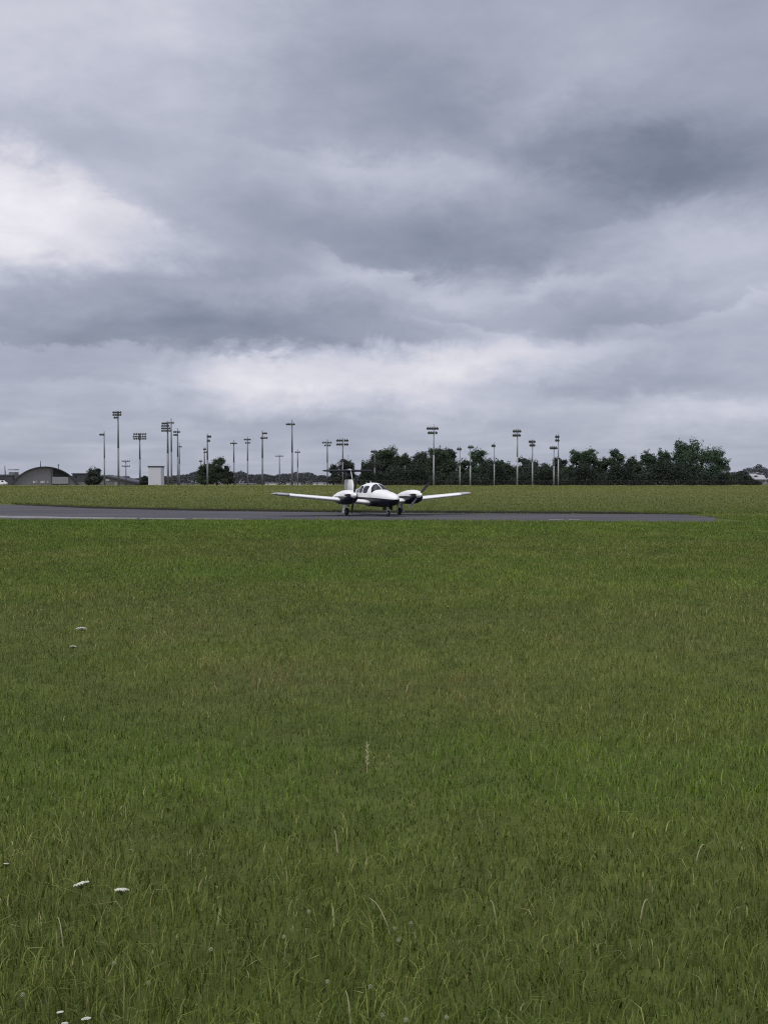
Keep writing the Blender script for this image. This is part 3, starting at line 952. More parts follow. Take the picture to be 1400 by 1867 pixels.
# open dark upper bay at the right, with a parked-up pale door panel under it
bx0, bx1 = (97 - 83.5) * k, (124 - 83.5) * k
tops = []
for i in range(9):
    xx = bx0 + (bx1 - bx0) * i / 8
    tops.append((xx, -.05, (math.sqrt(RA * RA - (xx / .965) ** 2) - (RA - rise)) * .965 - .3))
zb = Z(870, Y) - gz
s = MB(); s.add([(bx0, -.05, zb), (bx1, -.05, zb)] + tops[::-1], [tuple(range(len(tops) + 2))]); s.build('open_bay', MDARK, t)
s = MB()
zt = Z(869.5, Y) - gz; zl = Z(882, Y) - gz
s.box(((95.5 + 123 - 167) / 2 * k, -.35, (zt + zl) / 2), ((123 - 95.5) * k, .5, zt - zl))
for i in range(7):
    s.box(((95.5 - 83.5) * k + (27.5 * k) * i / 6, -.64, (zt + zl) / 2), (.16, .1, zt - zl))
s.build('door', MDOORG, t)
s = MB()
s.box(((94.7 - 83.5) * k, -.3, (Z(855, Y) - gz) / 2), (.35, .5, Z(855, Y) - gz)); s.build('door_post', MROOFD, t)
for i, (wx0, wx1) in enumerate(((62.5, 66.5), (67.5, 69.5), (75.5, 80), (80.7, 83), (87, 89))):
    s = MB(); s.box((((wx0 + wx1) / 2 - 83.5) * k, -.08, Z(879, Y) - gz), ((wx1 - wx0) * k, .12, 4.2 * k)); wn = s.build('window', MWINL, t)
    s = MB(); s.box((((wx0 + wx1) / 2 - 83.5) * k, -.17, Z(879, Y) - gz), (.12, .08, 4.2 * k)); s.build('mullion', MROOFD, wn)
s = MB(); p = ((75.5 - 83.5) * k, 6, rise * .96); s.tube(p, (p[0], 6, rise + 2.7), .22, .1, 8); s.build('mast', MROOFD, t)
s = MB(); p = ((107 - 83.5) * k, 6, rise * .82); s.tube(p, (p[0], 6, Z(848, Y) - gz), .14, .14, 8); s.tube((p[0], 6, Z(848, Y) - gz), (p[0], 6, Z(846, Y) - gz), .45, .3, 10); s.build('vent', MROOFD, t)


def block(name, label, cat, px0, px1, ptop, Y, depth, wall, roof, wins=(), over=.4, rt=.5, group=None, pitch=0.0, doorpx=None):
    xa, xb = X(px0, Y), X(px1, Y); gz = h(0, Y); ht = Z(ptop, Y) - gz; k = Y / F
    t = thing(name, label, cat, ((xa + xb) / 2, Y, gz), 0, group)
    w = xb - xa
    eave = ht - rt - pitch
    s = MB(); s.box((0, depth / 2, eave / 2 - .1), (w, depth, eave + .2)); 
    if pitch:
        s.add([(-w / 2, 0, eave), (w / 2, 0, eave), (w / 2, depth / 2, eave + pitch), (-w / 2, depth / 2, eave + pitch), (-w / 2, depth, eave), (w / 2, depth, eave)], [(0, 4, 3), (1, 2, 5)])
    s.build('wall', wall, t)
    s = MB()
    if pitch:
        o_ = over
        for y0_, y1_, zA, zB in ((-o_, depth / 2, eave - o_ * pitch / (depth / 2), eave + pitch), (depth + o_, depth / 2, eave - o_ * pitch / (depth / 2), eave + pitch)):
            ring = lambda xx: [Vector((xx, y0_, zA)), Vector((xx, y1_, zB)), Vector((xx, y1_, zB + rt)), Vector((xx, y0_, zA + rt))]
            s.loft([ring(-w / 2 - o_), ring(w / 2 + o_)])
    else:
        s.box((0, depth / 2, eave + rt / 2), (w + 2 * over, depth + 2 * over, rt))
    s.build('roof', roof, t)
    for (a, b_, ty, by) in wins:
        s = MB(); s.box((X((a + b_) / 2, Y) - (xa + xb) / 2, -.03, Z((ty + by) / 2, Y) - gz), ((b_ - a) * k, .16, (by - ty) * k)); s.build('window', MWIN, t)
    if doorpx:
        a, b_, ty = doorpx
        s = MB(); hz = Z(ty, Y) - gz; s.box((X((a + b_) / 2, Y) - (xa + xb) / 2, -.04, hz / 2), ((b_ - a) * k, .2, hz)); s.build('door', MGREYP, t)
    return t


block('tall_block', 'tall windowless pale grey block with a dark cap', 'building', 271, 294, 849.5, 335, 5, MBLOCK, MROOFD, over=.15, rt=.45, doorpx=(284, 288, 883))
tt = block('flat_roofed_building', 'dark flat-roofed building left of the arched hangar', 'building', -60, 24, 865, 470, 14, MROOFD, MLAMP, wins=((-10, -2, 871, 874), (2, 9, 871, 874)))
k = 470 / F; gz = h(0, 470)
s = MB(); s.box((X(20.5, 470) - X(-18, 470), 4, Z(861, 470) - gz - 1.5), (11 * k, 5, 12 * k)); s.build('roof_house', MWALLG, tt)
s = MB(); s.box((X(20.5, 470) - X(-18, 470), 4, Z(856.2, 470) - gz), (12.5 * k, 5.6, .5)); s.build('roof_cap', MROOFP, tt)
s = MB(); s.tube((X(5, 470) - X(-18, 470), 4, Z(866, 470) - gz), (X(4.3, 470) - X(-18, 470), 4, Z(849, 470) - gz), .35, .16, 8); s.build('mast', MLAMP, tt)
block('low_building', 'dark low building with a pale base wall between hangar and round tree', 'building', 133, 162, 862.5, 480, 16, MROOFD, MLAMP, wins=((137, 141, 868, 871),))
block('storage_shed', 'long pale low shed behind the grass at the foot of the dark low building', 'shed', 141, 156, 880, 440, 6, MWALLC, MROOFP, over=.2, rt=.3)

# shed with one long sloping roof
Y = 345.0; k = Y / F; gz = h(0, Y)
t = thing('sloping_shed', 'dark shed with a long roof sloping down to the right', 'shed', (X(222, Y), Y, gz))
zl = Z(869, Y) - gz; zr = Z(884.5, Y) - gz; zr = max(zr, .35)
xl, xr = X(176, Y) - X(222, Y), X(262, Y) - X(222, Y)
s = MB()
rg = lambda y: [Vector((xl, y, -.1)), Vector((xr - .8, y, -.1)), Vector((xr - .8, y, zr)), Vector((X(193, Y) - X(222, Y), y, zl - .2)), Vector((xl, y, zl - .1))]
s.loft([rg(0), rg(16)]); s.build('wall', MWALLG, t)
s = MB()
rg = lambda y: [Vector((xl - .5, y, zl)), Vector((X(193, Y) - X(222, Y), y, zl - .1)), Vector((xr, y, zr - .1)), Vector((xr, y, zr + .45)), Vector((X(193, Y) - X(222, Y), y, zl + .45)), Vector((xl - .5, y, zl + .5))]
s.loft([rg(-.8), rg(16.8)]); s.build('roof', MROOFD, t)
s = MB(); s.box((X(197, Y) - X(222, Y), -.04, Z(875, Y) - gz), (7 * k, .14, 3.2 * k)); s.build('window', MWINL, t)
s = MB(); s.box((X(214, Y) - X(222, Y), -.05, (Z(878.5, Y) - gz) / 2), (9 * k, .16, Z(878.5, Y) - gz)); s.build('door', MDOORG, t)

WG = None
for px0, px1, tp, Y, lb, wl, wins in (
        (484, 503, 880, 520, 'short white shed on the horizon below the stout right-reaching pole', MWALLW, ((488, 490, 882, 883.3),)),
        (522, 547, 880.3, 560, 'long low white shed at the foot of the tallest pole left of the aeroplane', MWALLW, ((528, 531, 882, 883.2), (537, 540, 882, 883.2))),
        (440, 462, 881.5, 560, 'thin pale shed low on the horizon right of the left tree cluster', MWALLC, ()),
        (571, 604, 879.8, 560, 'long low pale shed just left of the aeroplane tail', MWALLW, ((577, 580, 881.6, 883), (590, 593, 881.6, 883))),
        (322, 340, 882.0, 480, 'pale low shed right of the four-row pole', MWALLC, ())):
    block('low_shed', lb, 'shed', px0, px1, tp, Y, 9, wl, MROOFP, wins, over=.25, rt=.3, group=WG)
for px0, px1, tp, Y, lb, pt in (
        (1345, 1368, 868.5, 430, 'house with a wide pale roof right of the long tree row', 1.2),
        (1370, 1381, 863.5, 560, 'small pale-roofed house highest on the right skyline', 1.6),
        (1383, 1393, 865.5, 540, 'narrow house with a pale roof at the right skyline', 1.3),
        (1370, 1396, 870, 440, 'low long white house at the far right edge of the field', .8)):
    block('house', lb, 'house', px0, px1, tp, Y, 8, MWALLC, MROOFP, ((px0 + 3, px0 + 5.5, 876, 878.5), (px1 - 6, px1 - 3.5, 876, 878.5)), over=.4, rt=.25, pitch=pt)

# white van at the left edge
Y = 400.0; k = Y / F; gz = h(0, Y)
t = thing('parked_van', 'white van at the left edge in front of the dark flat-roofed building', 'van', (X(3, Y), Y, gz))
s = MB()
prof = [(-2.6, .35), (2.3, .35), (2.45, .8), (2.3, 1.15), (1.65, 1.3), (1.05, 2.0), (-2.55, 2.05)]
s.loft([[Vector((a, y, b_)) for a, b_ in prof] for y in (-.95, .95)]); s.build('body', MW, t)
s = MB(); s.add([(1.62, -.96, 1.32), (1.1, -.96, 1.92), (.5, -.96, 1.92), (.5, -.96, 1.32)], [(0, 1, 2, 3)]); s.build('window', MWIN, t)
for wx in (-1.6, 1.5):
    for sy in (-.9, .9):
        s = MB(); s.tube((wx, sy - .1, .34), (wx, sy + .1, .34), .34, .34, 16); w_ = s.build('wheel', MTYRE, t)
        s = MB(); s.tube((wx, sy - .115, .34), (wx, sy + .115, .34), .18, .18, 12); s.build('rim', MSTEEL, w_)

# ------------------------------------------------------------------ aeroplane
YD = 53.0
root_p = P(680.5, 940.5, YD)
ap = thing('twin_engine_aeroplane', 'white and navy twin-engine propeller aeroplane with a T-tail on the taxiway', 'aeroplane', (root_p.x, YD, TZ), R(21))
# local axes: forward = -Y, aircraft right = -X, up = Z, origin on the ground midway between the main wheels
SW = [3.42, 3.36, 3.22, 2.95, 2.45, 1.90, 1.42, .98, .52, .10, -.35, -.85, -1.40, -2.05, -2.8, -3.6, -4.7]
WD = [.03, .13, .25, .37, .47, .53, .57, .59, .60, .60, .59, .56, .49, .39, .28, .18, .05]
TP = [.95, 1.03, 1.11, 1.20, 1.29, 1.35, 1.41, 1.60, 1.745, 1.785, 1.78, 1.72, 1.60, 1.47, 1.37, 1.31, 1.27]
BT = [.90, .80, .71, .62, .54, .50, .48, .48, .48, .48, .50, .55, .63, .74, .86, .97, 1.10]


def cr(s_, tab):
    """Smooth interpolation of a station table at s_."""
    xs_ = SW[::-1]; ys_ = tab[::-1]
    i = max(0, min(len(xs_) - 2, int(np.searchsorted(xs_, s_) - 1)))
    x0_, x1_ = xs_[i], xs_[i + 1]
    u = (s_ - x0_) / (x1_ - x0_)
    def slope(j):
        a = max(0, j - 1); b_ = min(len(xs_) - 1, j + 1)
        return (ys_[b_] - ys_[a]) / (xs_[b_] - xs_[a])
    m0, m1 = slope(i) * (x1_ - x0_), slope(i + 1) * (x1_ - x0_)
    return (2 * u ** 3 - 3 * u ** 2 + 1) * ys_[i] + (u ** 3 - 2 * u ** 2 + u) * m0 + (-2 * u ** 3 + 3 * u ** 2) * ys_[i + 1] + (u ** 3 - u ** 2) * m1


NS, NC = 300, 200
st = 3.42 - (3.42 + 4.7) * (np.linspace(0, 1, NS))
st[:14] = 3.42 - (3.42 - st[14]) * (np.arange(14) / 14.0) ** 2


def ring_at(s_, inset=0.0):
    w = max(.01, cr(s_, WD) - inset); tp = cr(s_, TP) - inset; bt = cr(s_, BT) + inset
    if tp < bt + .02: tp = bt + .02
    zc = bt + (tp - bt) * .46
    a = np.linspace(0, 2 * np.pi, 721)
    c_, s2 = np.cos(a), np.sin(a)
    e = np.where(s2 > 0, 2.35, 2.7)
    px_ = w * np.sign(c_) * np.abs(c_) ** (2 / e)
    pz_ = zc + np.where(s2 > 0, tp - zc, zc - bt) * np.sign(s2) * np.abs(s2) ** (2 / e)
    ln = np.concatenate([[0], np.cumsum(np.hypot(np.diff(px_), np.diff(pz_)))])
    u = np.linspace(0, ln[-1], NC + 1)[:-1]
    xs_ = np.interp(u, ln, px_); zs_ = np.interp(u, ln, pz_)
    return [(float(q_), s_, float(z_)) for q_, z_ in zip(xs_, zs_)]


def window_kind(x, s_, z):
    ax = abs(x)
    tp = cr(s_, TP)
    # windscreen, split by a centre post and bounded by the door pillar
    pil = 1.12 - (z - 1.20) * 1.05
    if ax > .022 and s_ > pil + .05 and s_ < 1.40 - .75 * ax * ax and z > 1.345 - .42 * ax ** 2 and z < tp + .01 and s_ > .53:
        return 'r' if x < 0 else 'l'
    for i, (c_, hs, zc_, hz) in enumerate(((.26, .36, 1.42, .20), (-.52, .33, 1.42, .19), (-1.16, .24, 1.37, .145), (-1.58, .13, 1.33, .09))):
        if ax > .15 and abs((s_ - c_) / hs) ** 4 + abs((z - zc_) / hz) ** 4 < 1:
            # front side window slopes with the pillar
            if i == 0 and s_ > pil - .03: continue
            return 's%d%s' % (i, 'r' if x < 0 else 'l')
    return None


rings = [ring_at(s_) for s_ in st]
inner = [ring_at(s_, .035) for s_ in st]
body = MB(); lining = MB(); panes = {}
loc = lambda p: (p[0], -p[1], p[2])
body.v = [loc(p) for r_ in rings for p in r_]
for i in range(NS - 1):
    for k_ in range(NC):
        k2 = (k_ + 1) % NC
        f = (i * NC + k_, i * NC + k2, (i + 1) * NC + k2, (i + 1) * NC + k_)
        c = [(rings[i][k_][j] + rings[i][k2][j] + rings[i + 1][k2][j] + rings[i + 1][k_][j]) / 4 for j in range(3)]
        wk = window_kind(*c)
        if wk:
            panes.setdefault(wk, []).append(f)
        else:
            body.f.append(f); body.mi.append(0)
        if not wk and -2.3 < c[1] < 1.8:
            q_ = [inner[i][k_], inner[i][k2], inner[i + 1][k2], inner[i + 1][k_]]
            lining.add([loc(p) for p in q_], [(0, 1, 2, 3)])
body.f.append(tuple(range(NC - 1, -1, -1))); body.mi.append(0)
body.f.append(tuple((NS - 1) * NC + k_ for k_ in range(NC))); body.mi.append(0)
fus = body.build('fuselage', MLIV, ap, True)
lining.build('cabin_lining', MLINE, fus)
for wk, fl in panes.items():
    pb = MB()
    used = sorted({i for f in fl for i in f}); mp_ = {a: n_ for n_, a in enumerate(used)}
    pb.add([body.v[i] for i in used], [tuple(mp_[i] for i in f[::-1]) for f in fl])
    pb.build('windscreen' if wk in 'rl' else 'cabin_window', MGLASS, ap, True)
# cabin furniture seen dimly through the glass
for sx_ in (-.27, .27):
    for sy_ in (.05, -.85):
        s = MB()
        s.box((sx_, -sy_, .92), (.42, .46, .14)); s.box((sx_, -sy_ + .26, 1.18), (.40, .12, .46), rot=Matrix.Rotation(R(-12), 3, 'X'))
        s.box((sx_, -sy_ + .33, 1.47), (.24, .09, .15))
        s.build('seat', MSEAT, ap)
s = MB(); s.box((0, -1.0, 1.16), (.98, .16, .34)); s.build('instrument_panel', MLINE, ap)
s = MB()
rt_ = Matrix.Rotation(R(24), 3, 'Y')
s.loft([[Vector((-.15, -.74, 1.50)) + rt_ @ Vector((.085 * math.cos(a) * (1.2 if math.sin(a) < 0 else .8), y_, .15 * math.sin(a))) for a in (2 * math.pi * i / 14 for i in range(14))] for y_ in (-.01, .01)])
s.build('white_plate', MPLATE, ap)  # plain white oval plate standing behind the windscreen


# wings
def airfoil(ch, th, n=18):
    pts_ = []
    for i in range(n + 1):
        u = (1 - math.cos(math.pi * i / n)) / 2
        pts_.append((u, 5 * th * (.2969 * math.sqrt(u) - .126 * u - .3516 * u * u + .2843 * u ** 3 - .1015 * u ** 4)))
    up = [(ch * u, ch * z * 1.15) for u, z in pts_[::-1]]
    dn = [(ch * u, -ch * z * .85) for u, z in pts_[1:-1]]
    return up + dn


def wing_ring(xx, le, ch, z, th):
    return [Vector((xx, -le + a, z + b_)) for a, b_ in airfoil(ch, th)]


for sg in (-1, 1):
    zz = lambda ax: .70 + (ax - .55) * math.tan(R(5.4))
    s = MB()
    stn = [(.42, 1.02, 1.95, .15), (.8, .95, 1.82, .15), (1.86, .90, 1.70, .15), (3.5, .88, 1.55, .145), (4.86, .86, 1.40, .14), (4.98, .86, 1.39, .14)]
    s.loft([wing_ring(sg * ax, le, ch, zz(ax), th) for ax, le, ch, th in stn])
    wg = s.build('wing', MW, ap, True)
    s = MB()
    stn = [(4.981, .86, 1.39, .138), (5.35, .83, 1.34, .13), (5.58, .75, 1.22, .12), (5.71, .57, .95, .09), (5.76, .37, .6, .05)]
    s.loft([wing_ring(sg * ax, le, ch, zz(ax) + .01, th) for ax, le, ch, th in stn]); s.build('wing_tip', MTIP, wg, True)
    s = MB(); p = Vector((sg * 5.66, -.66, zz(5.66) + .04)); s.tube(p, p + Vector((0, -.09, 0)), .028, .015, 8)
    s.build('navigation_light', MRED if sg > 0 else MSTEEL, wg)
    # aileron and flap seams as thin proud panels on the trailing edge
    s = MB()
    s.loft([[Vector((sg * ax, -le + ch * .76, zz(ax) + ch * .036)), Vector((sg * ax, -le + ch * .985, zz(ax) + ch * .012)), Vector((sg * ax, -le + ch * .985, zz(ax) + ch * .004)), Vector((sg * ax, -le + ch * .76, zz(ax) + ch * .02))] for ax, le, ch in ((3.5, .88, 1.55), (4.86, .86, 1.40))])
    s.build('aileron', MW, wg)

    # engine nacelle
    cxn = sg * 1.86
    NSt = [2.02, 1.98, 1.86, 1.6, 1.2, .6, 0, -.6, -1.1, -1.5]
    NW = [.15, .23, .31, .36, .38, .38, .36, .30, .18, .03]
    NT = [1.25, 1.27, 1.33, 1.38, 1.40, 1.37, 1.29, 1.16, 1.03, .93]
    NB = [.97, .86, .75, .68, .63, .60, .62, .69, .78, .86]
    SWo = SW
    def nint(s_, tab):
        return float(np.interp(-s_, [-a for a in NSt], tab))
    nb = MB(); ns_, nc_ = 130, 160
    ss = np.concatenate([np.linspace(2.02, 1.4, 70), np.linspace(1.38, -1.5, ns_ - 70)])
    nr = []
    for s_ in ss:
        w, tp, bt = nint(s_, NW), nint(s_, NT), nint(s_, NB)
        zc = (tp + bt) / 2 + .02
        nr.append([(w * math.copysign(abs(math.cos(a)) ** .82, math.cos(a)), s_, zc + (tp - zc if math.sin(a) > 0 else zc - bt) * math.copysign(abs(math.sin(a)) ** .82, math.sin(a))) for a in (2 * math.pi * k_ / nc_ for k_ in range(nc_))])
    nb.v = [(cxn + p[0], -p[1], p[2]) for r_ in nr for p in r_]
    ints = []
    for i in range(ns_ - 1):
        for k_ in range(nc_):
            k2 = (k_ + 1) % nc_
            f = (i * nc_ + k_, i * nc_ + k2, (i + 1) * nc_ + k2, (i + 1) * nc_ + k_)
            c = [(nr[i][k_][j] + nr[i + 1][k2][j]) / 2 for j in range(3)]
            if c[1] > 1.45 and ((abs(c[0]) - .245) / .115) ** 2 + ((c[2] - 1.125) / .075) ** 2 < 1 and c[1] > 1.5:
                ints.append(f); continue
            nb.f.append(f)
            nb.mi.append(0)
    nb.f.append(tuple(range(nc_ - 1, -1, -1))); nb.mi.append(0)
    nac = nb.build('engine_nacelle', MNACL, ap, True)
    ib = MB(); used = sorted({i for f in ints for i in f}); mp_ = {a: n_ for n_, a in enumerate(used)}
    ib.add([(nb.v[i][0] * 1.0, nb.v[i][1] + .03, nb.v[i][2]) for i in used], [tuple(mp_[i] for i in f) for f in ints])
    ib.build('air_intake', MDARK, nac)
    s = MB(); s.tube((cxn + .18, -.9, .62), (cxn + .2, -.62, .56), .045, .045, 10); s.build('exhaust', MSTEEL, nac)
    # propeller
    hub = Vector((cxn, -2.03, 1.12))
    pr = bpy.data.objects.new('propeller', None); pr.parent = ap; pr.location = hub; col.objects.link(pr)
    s = MB()
    s.loft([[Vector((r_ * math.cos(a), -y_, r_ * math.sin(a))) for a in (2 * math.pi * i / 20 for i in range(20))] for y_, r_ in ((0, .155), (.06, .155), (.16, .135), (.25, .095), (.31, .05), (.335, .012))])
    s.build('spinner', MW, pr, True)
    ang = R(8) if sg < 0 else R(41)
    for bi in (0, 1):
        s = MB(); rg_ = []
        for u, ch, tw in ((.10, .07, 60), (.22, .12, 48), (.42, .155, 34), (.65, .15, 25), (.82, .13, 20), (.91, .095, 18), (.94, .04, 17)):
            c_, s2 = math.cos(R(tw)), math.sin(R(tw))
            th = .014 * (1.2 - u)
            rg_.append([Vector((ch * .5 * a * c_ - th * b_ * s2, -.07 - (ch * .5 * a * s2 + th * b_ * c_), u)) for a, b_ in ((-1, 0), (-.4, 1), (.4, 1), (1, 0), (.4, -1), (-.4, -1))])
        s.loft(rg_)
        pale = (sg > 0 and bi == 1)
        bl = s.build('propeller_blade', MBLADE_L if pale else MBLADE, pr, False)
        # +ang leans the upper blade to picture right
        bl.rotation_euler = (0, ang + bi * math.pi, 0)
        if pale: bl['label'] = 'pale metallic blade, lighter than the other three'
    # main gear
    gx = sg * 1.46
    mg = bpy.data.objects.new('main_landing_gear', None); mg.parent = ap; mg.location = (gx, 0, 0); col.objects.link(mg)
    s = MB(); s.tube((0, .02, .72), (0, 0, .40), .055, .055, 12); s.tube((0, 0, .42), (0, 0, .20), .036, .036, 12)
    s.tube((0, .02, .62), (0, .22, .74), .03, .03, 8); s.box((0, .06, .36), (.04, .10, .03)); s.box((0, .07, .26), (.04, .12, .03))
    s.tube((-.02, 0, .20), (sg * .15, 0, .20), .03, .03, 8)
    s.build('strut', MSTEEL, mg)
    s = MB()
    tor = [[Vector((sg * .0 + .075 * math.cos(b_) * 1.15, (.135 + .07 * math.sin(b_)) * math.cos(a), .205 + (.135 + .07 * math.sin(b_)) * math.sin(a))) for b_ in (2 * math.pi * j / 12 for j in range(12))] for a in (2 * math.pi * i / 28 for i in range(29))]
    s.loft(tor, cap0=False, cap1=False)
    wh = s.build('wheel', MTYRE, mg, True); wh.location = (sg * .09, 0, 0)
    s = MB(); s.tube((-.06, 0, .205), (.06, 0, .205), .10, .10, 16); s.build('wheel_rim', MSTEEL, mg).location = (sg * .09, 0, 0)
    s = MB(); s.box((sg * .25, .02, .42), (.025, .34, .56), rot=Matrix.Rotation(R(-9 * sg), 3, 'Y')); s.build('gear_door', MW, mg)

# nose gear
ng = bpy.data.objects.new('nose_landing_gear', None); ng.parent = ap; ng.location = (0, -2.3, 0); col.objects.link(ng)
s = MB(); s.tube((0, .06, .60), (0, 0, .34), .045, .04, 12)
for sx_ in (-.075, .075): s.tube((sx_, 0, .33), (sx_, 0, .17), .02, .02, 8)
s.box((0, 0, .34), (.19, .07, .05)); s.tube((-.09, 0, .17), (.09, 0, .17), .02, .02, 8)
s.build('strut', MSTEEL, ng)
s = MB()
s.loft([[Vector((.055 * math.cos(b_), (.115 + .055 * math.sin(b_)) * math.cos(a), .17 + (.115 + .055 * math.sin(b_)) * math.sin(a))) for b_ in (2 * math.pi * j / 12 for j in range(12))] for a in (2 * math.pi * i / 24 for i in range(25))], cap0=False, cap1=False)
s.build('wheel', MTYRE, ng, True)
s = MB(); s.tube((-.045, 0, .17), (.045, 0, .17), .08, .08, 14); s.build('wheel_rim', MSTEEL, ng)
for sg in (-1, 1):
    s = MB(); s.box((sg * .17, .12, .44), (.02, .5, .22)); s.build('gear_door', MNAVY, ng)

# fin, in a white lower and a dark upper part, and the T-tail
def fin_ring(z, le, ch, th):
    return [Vector((b_, le + a, z)) for a, b_ in [(u * ch, t_ * ch * th) for u, t_ in ((0, 0), (.06, .35), (.2, .48), (.4, .5), (.7, .3), (1, .02), (.7, -.3), (.4, -.5), (.2, -.48), (.06, -.35))]]


s = MB(); s.loft([fin_ring(1.20, 2.7, 2.0, .07), fin_ring(1.36, 3.15, 1.60, .10), fin_ring(1.98, 3.50, 1.32, .105)])
fin = s.build('tail_fin', MFIN, ap, True)
s = MB(); s.loft([fin_ring(1.981, 3.505, 1.31, .103), fin_ring(2.5, 3.78, 1.02, .10)]); s.build('fin_top', MNAVY, fin, True)
s = MB(); s.loft([[Vector((x_, 3.505 + (z_ - 1.981) * .530 - .006 + y_, z_)) for x_, y_ in ((-.014, 0), (.014, 0), (.014, .1), (-.014, .1))] for z_ in (2.03, 2.46)]); s.build('fin_stripe', MW, fin)
s = MB(); s.loft([[Vector((b_, a, z_)) for a, b_ in ((4.30 + sl, -.03), (4.30 + sl, .03), (4.86 + sl * .4, .012), (4.86 + sl * .4, -.012))] for z_, sl in ((1.38, .12), (1.97, .18))]); s.build('rudder', MFIN, fin)
s = MB()
hs = [(-1.50, 4.10, .62, .11), (-1.44, 4.02, .72, .15), (0, 3.82, 1.0, .15), (1.44, 4.02, .72, .15), (1.50, 4.10, .62, .11)]
s.loft([[Vector((xx, le + a, 2.49 + b_)) for a, b_ in airfoil(ch, th)] for xx, le, ch, th in hs])
tp_ = s.build('tailplane', MNAVY, ap, True)
s = MB(); s.loft([[Vector((r_ * math.cos(a), y_, 2.54 + r_ * .9 * math.sin(a))) for a in (2 * math.pi * i / 14 for i in range(14))] for y_, r_ in ((3.66, .01), (3.72, .05), (3.9, .085), (4.3, .075), (4.8, .02))]); s.build('tail_bullet', MTIP, tp_, True)
for xx in (-.15, .1): 
    pass
# roof aerials
for yy, hh in ((.35, .12), (1.0, .14)):
    s = MB(); z_ = cr(-yy, TP) - .01; s.loft([[Vector((x_, yy + a, z_ + b_)) for a, b_, x_ in ((0, 0, -.008), (.10, 0, -.008), (.10, 0, .008), (0, 0, .008))], [Vector((x_, yy + a, z_ + hh)) for a, x_ in ((.08, -.004), (.13, -.004), (.13, .004), (.08, .004))]]); s.build('aerial', MW, ap)
# entry step and belly beacon
s = MB(); s.box((-.62, .85, .44), (.16, .10, .02)); s.tube((-.55, .85, .56), (-.60, .85, .44), .012, .012, 6); s.build('entry_step', MGREYP, ap)

# ------------------------------------------------------------------ world: overcast sky
SUN_EL, SUN_AZ = R(60), R(215)          # high, behind the camera to the left
w = bpy.data.worlds.new('World'); scene.world = w; w.use_nodes = True
nt = w.node_tree; bg = nt.nodes['Background']; L = nt.links
sky = N(nt, 'ShaderNodeTexSky'); sky.sky_type = 'NISHITA'; sky.sun_disc = False
sky.sun_elevation = SUN_EL; sky.sun_rotation = SUN_AZ
tc = N(nt, 'ShaderNodeTexCoord')
nrm = N(nt, 'ShaderNodeVectorMath', operation='NORMALIZE'); L.new(tc.outputs['Generated'], nrm.inputs[0])
sep = N(nt, 'ShaderNodeSeparateXYZ'); L.new(nrm.outputs[0], sep.inputs[0])


def M(op, a, b_=None, c_=None, clamp=False):
    n_ = nt.nodes.new('ShaderNodeMath'); n_.operation = op; n_.use_clamp = clamp
    for i, q_ in enumerate((a, b_, c_)):
        if q_ is None: continue
        if isinstance(q_, (int, float)): n_.inputs[i].default_value = q_
        else: L.new(q_, n_.inputs[i])
    return n_.outputs[0]


az = M('ARCTAN2', sep.outputs['X'], sep.outputs['Y'])
el = M('ARCSINE', sep.outputs['Z'])
# slow turbulence that bends the cloud shapes
vs = N(nt, 'ShaderNodeVectorMath', operation='MULTIPLY'); vs.inputs[1].default_value = (1, 1, 2.2); L.new(nrm.outputs[0], vs.inputs[0])
wn = N(nt, 'ShaderNodeTexNoise'); wn.inputs['Scale'].default_value = 7.0; wn.inputs['Detail'].default_value = 9; wn.inputs['Roughness'].default_value = .60
L.new(vs.outputs[0], wn.inputs['Vector'])
wsep = N(nt, 'ShaderNodeSeparateColor'); L.new(wn.outputs['Color'], wsep.inputs[0])
fn = N(nt, 'ShaderNodeTexNoise'); fn.inputs['Scale'].default_value = 15; fn.inputs['Detail'].default_value = 8; fn.inputs['Roughness'].default_value = .62; fn.inputs['Distortion'].default_value = .6
vf = N(nt, 'ShaderNodeVectorMath', operation='MULTIPLY'); vf.inputs[1].default_value = (1, 1, 1.35); L.new(nrm.outputs[0], vf.inputs[0])
L.new(vf.outputs[0], fn.inputs['Vector'])
fsep = N(nt, 'ShaderNodeSeparateColor'); L.new(fn.outputs['Color'], fsep.inputs[0])
az = M('MULTIPLY_ADD', M('SUBTRACT', fsep.outputs[0], .5), .060, az)
el_t = M('MULTIPLY_ADD', M('SUBTRACT', fsep.outputs[1], .5), .050, el)
azw = M('MULTIPLY_ADD', M('SUBTRACT', wsep.outputs[0], .5), .13, az)
elw = M('MULTIPLY_ADD', M('SUBTRACT', wsep.outputs[1], .5), .070, el_t)

grp = bpy.data.node_groups.new('cloud_mass', 'ShaderNodeTree')
for nm in ('az', 'el', 'a', 'e', 'isa', 'isu', 'isd', 'w', 'slope'):
    grp.interface.new_socket(nm, in_out='INPUT', socket_type='NodeSocketFloat')
grp.interface.new_socket('v', in_out='OUTPUT', socket_type='NodeSocketFloat')
gi = grp.nodes.new('NodeGroupInput'); go = grp.nodes.new('NodeGroupOutput')


def GM(op, a, b_=None):
    n_ = grp.nodes.new('ShaderNodeMath'); n_.operation = op
    for i, q_ in enumerate((a, b_)):
        if q_ is None: continue
        if isinstance(q_, (int, float)): n_.inputs[i].default_value = q_
        else: grp.links.new(q_, n_.inputs[i])
    return n_.outputs[0]


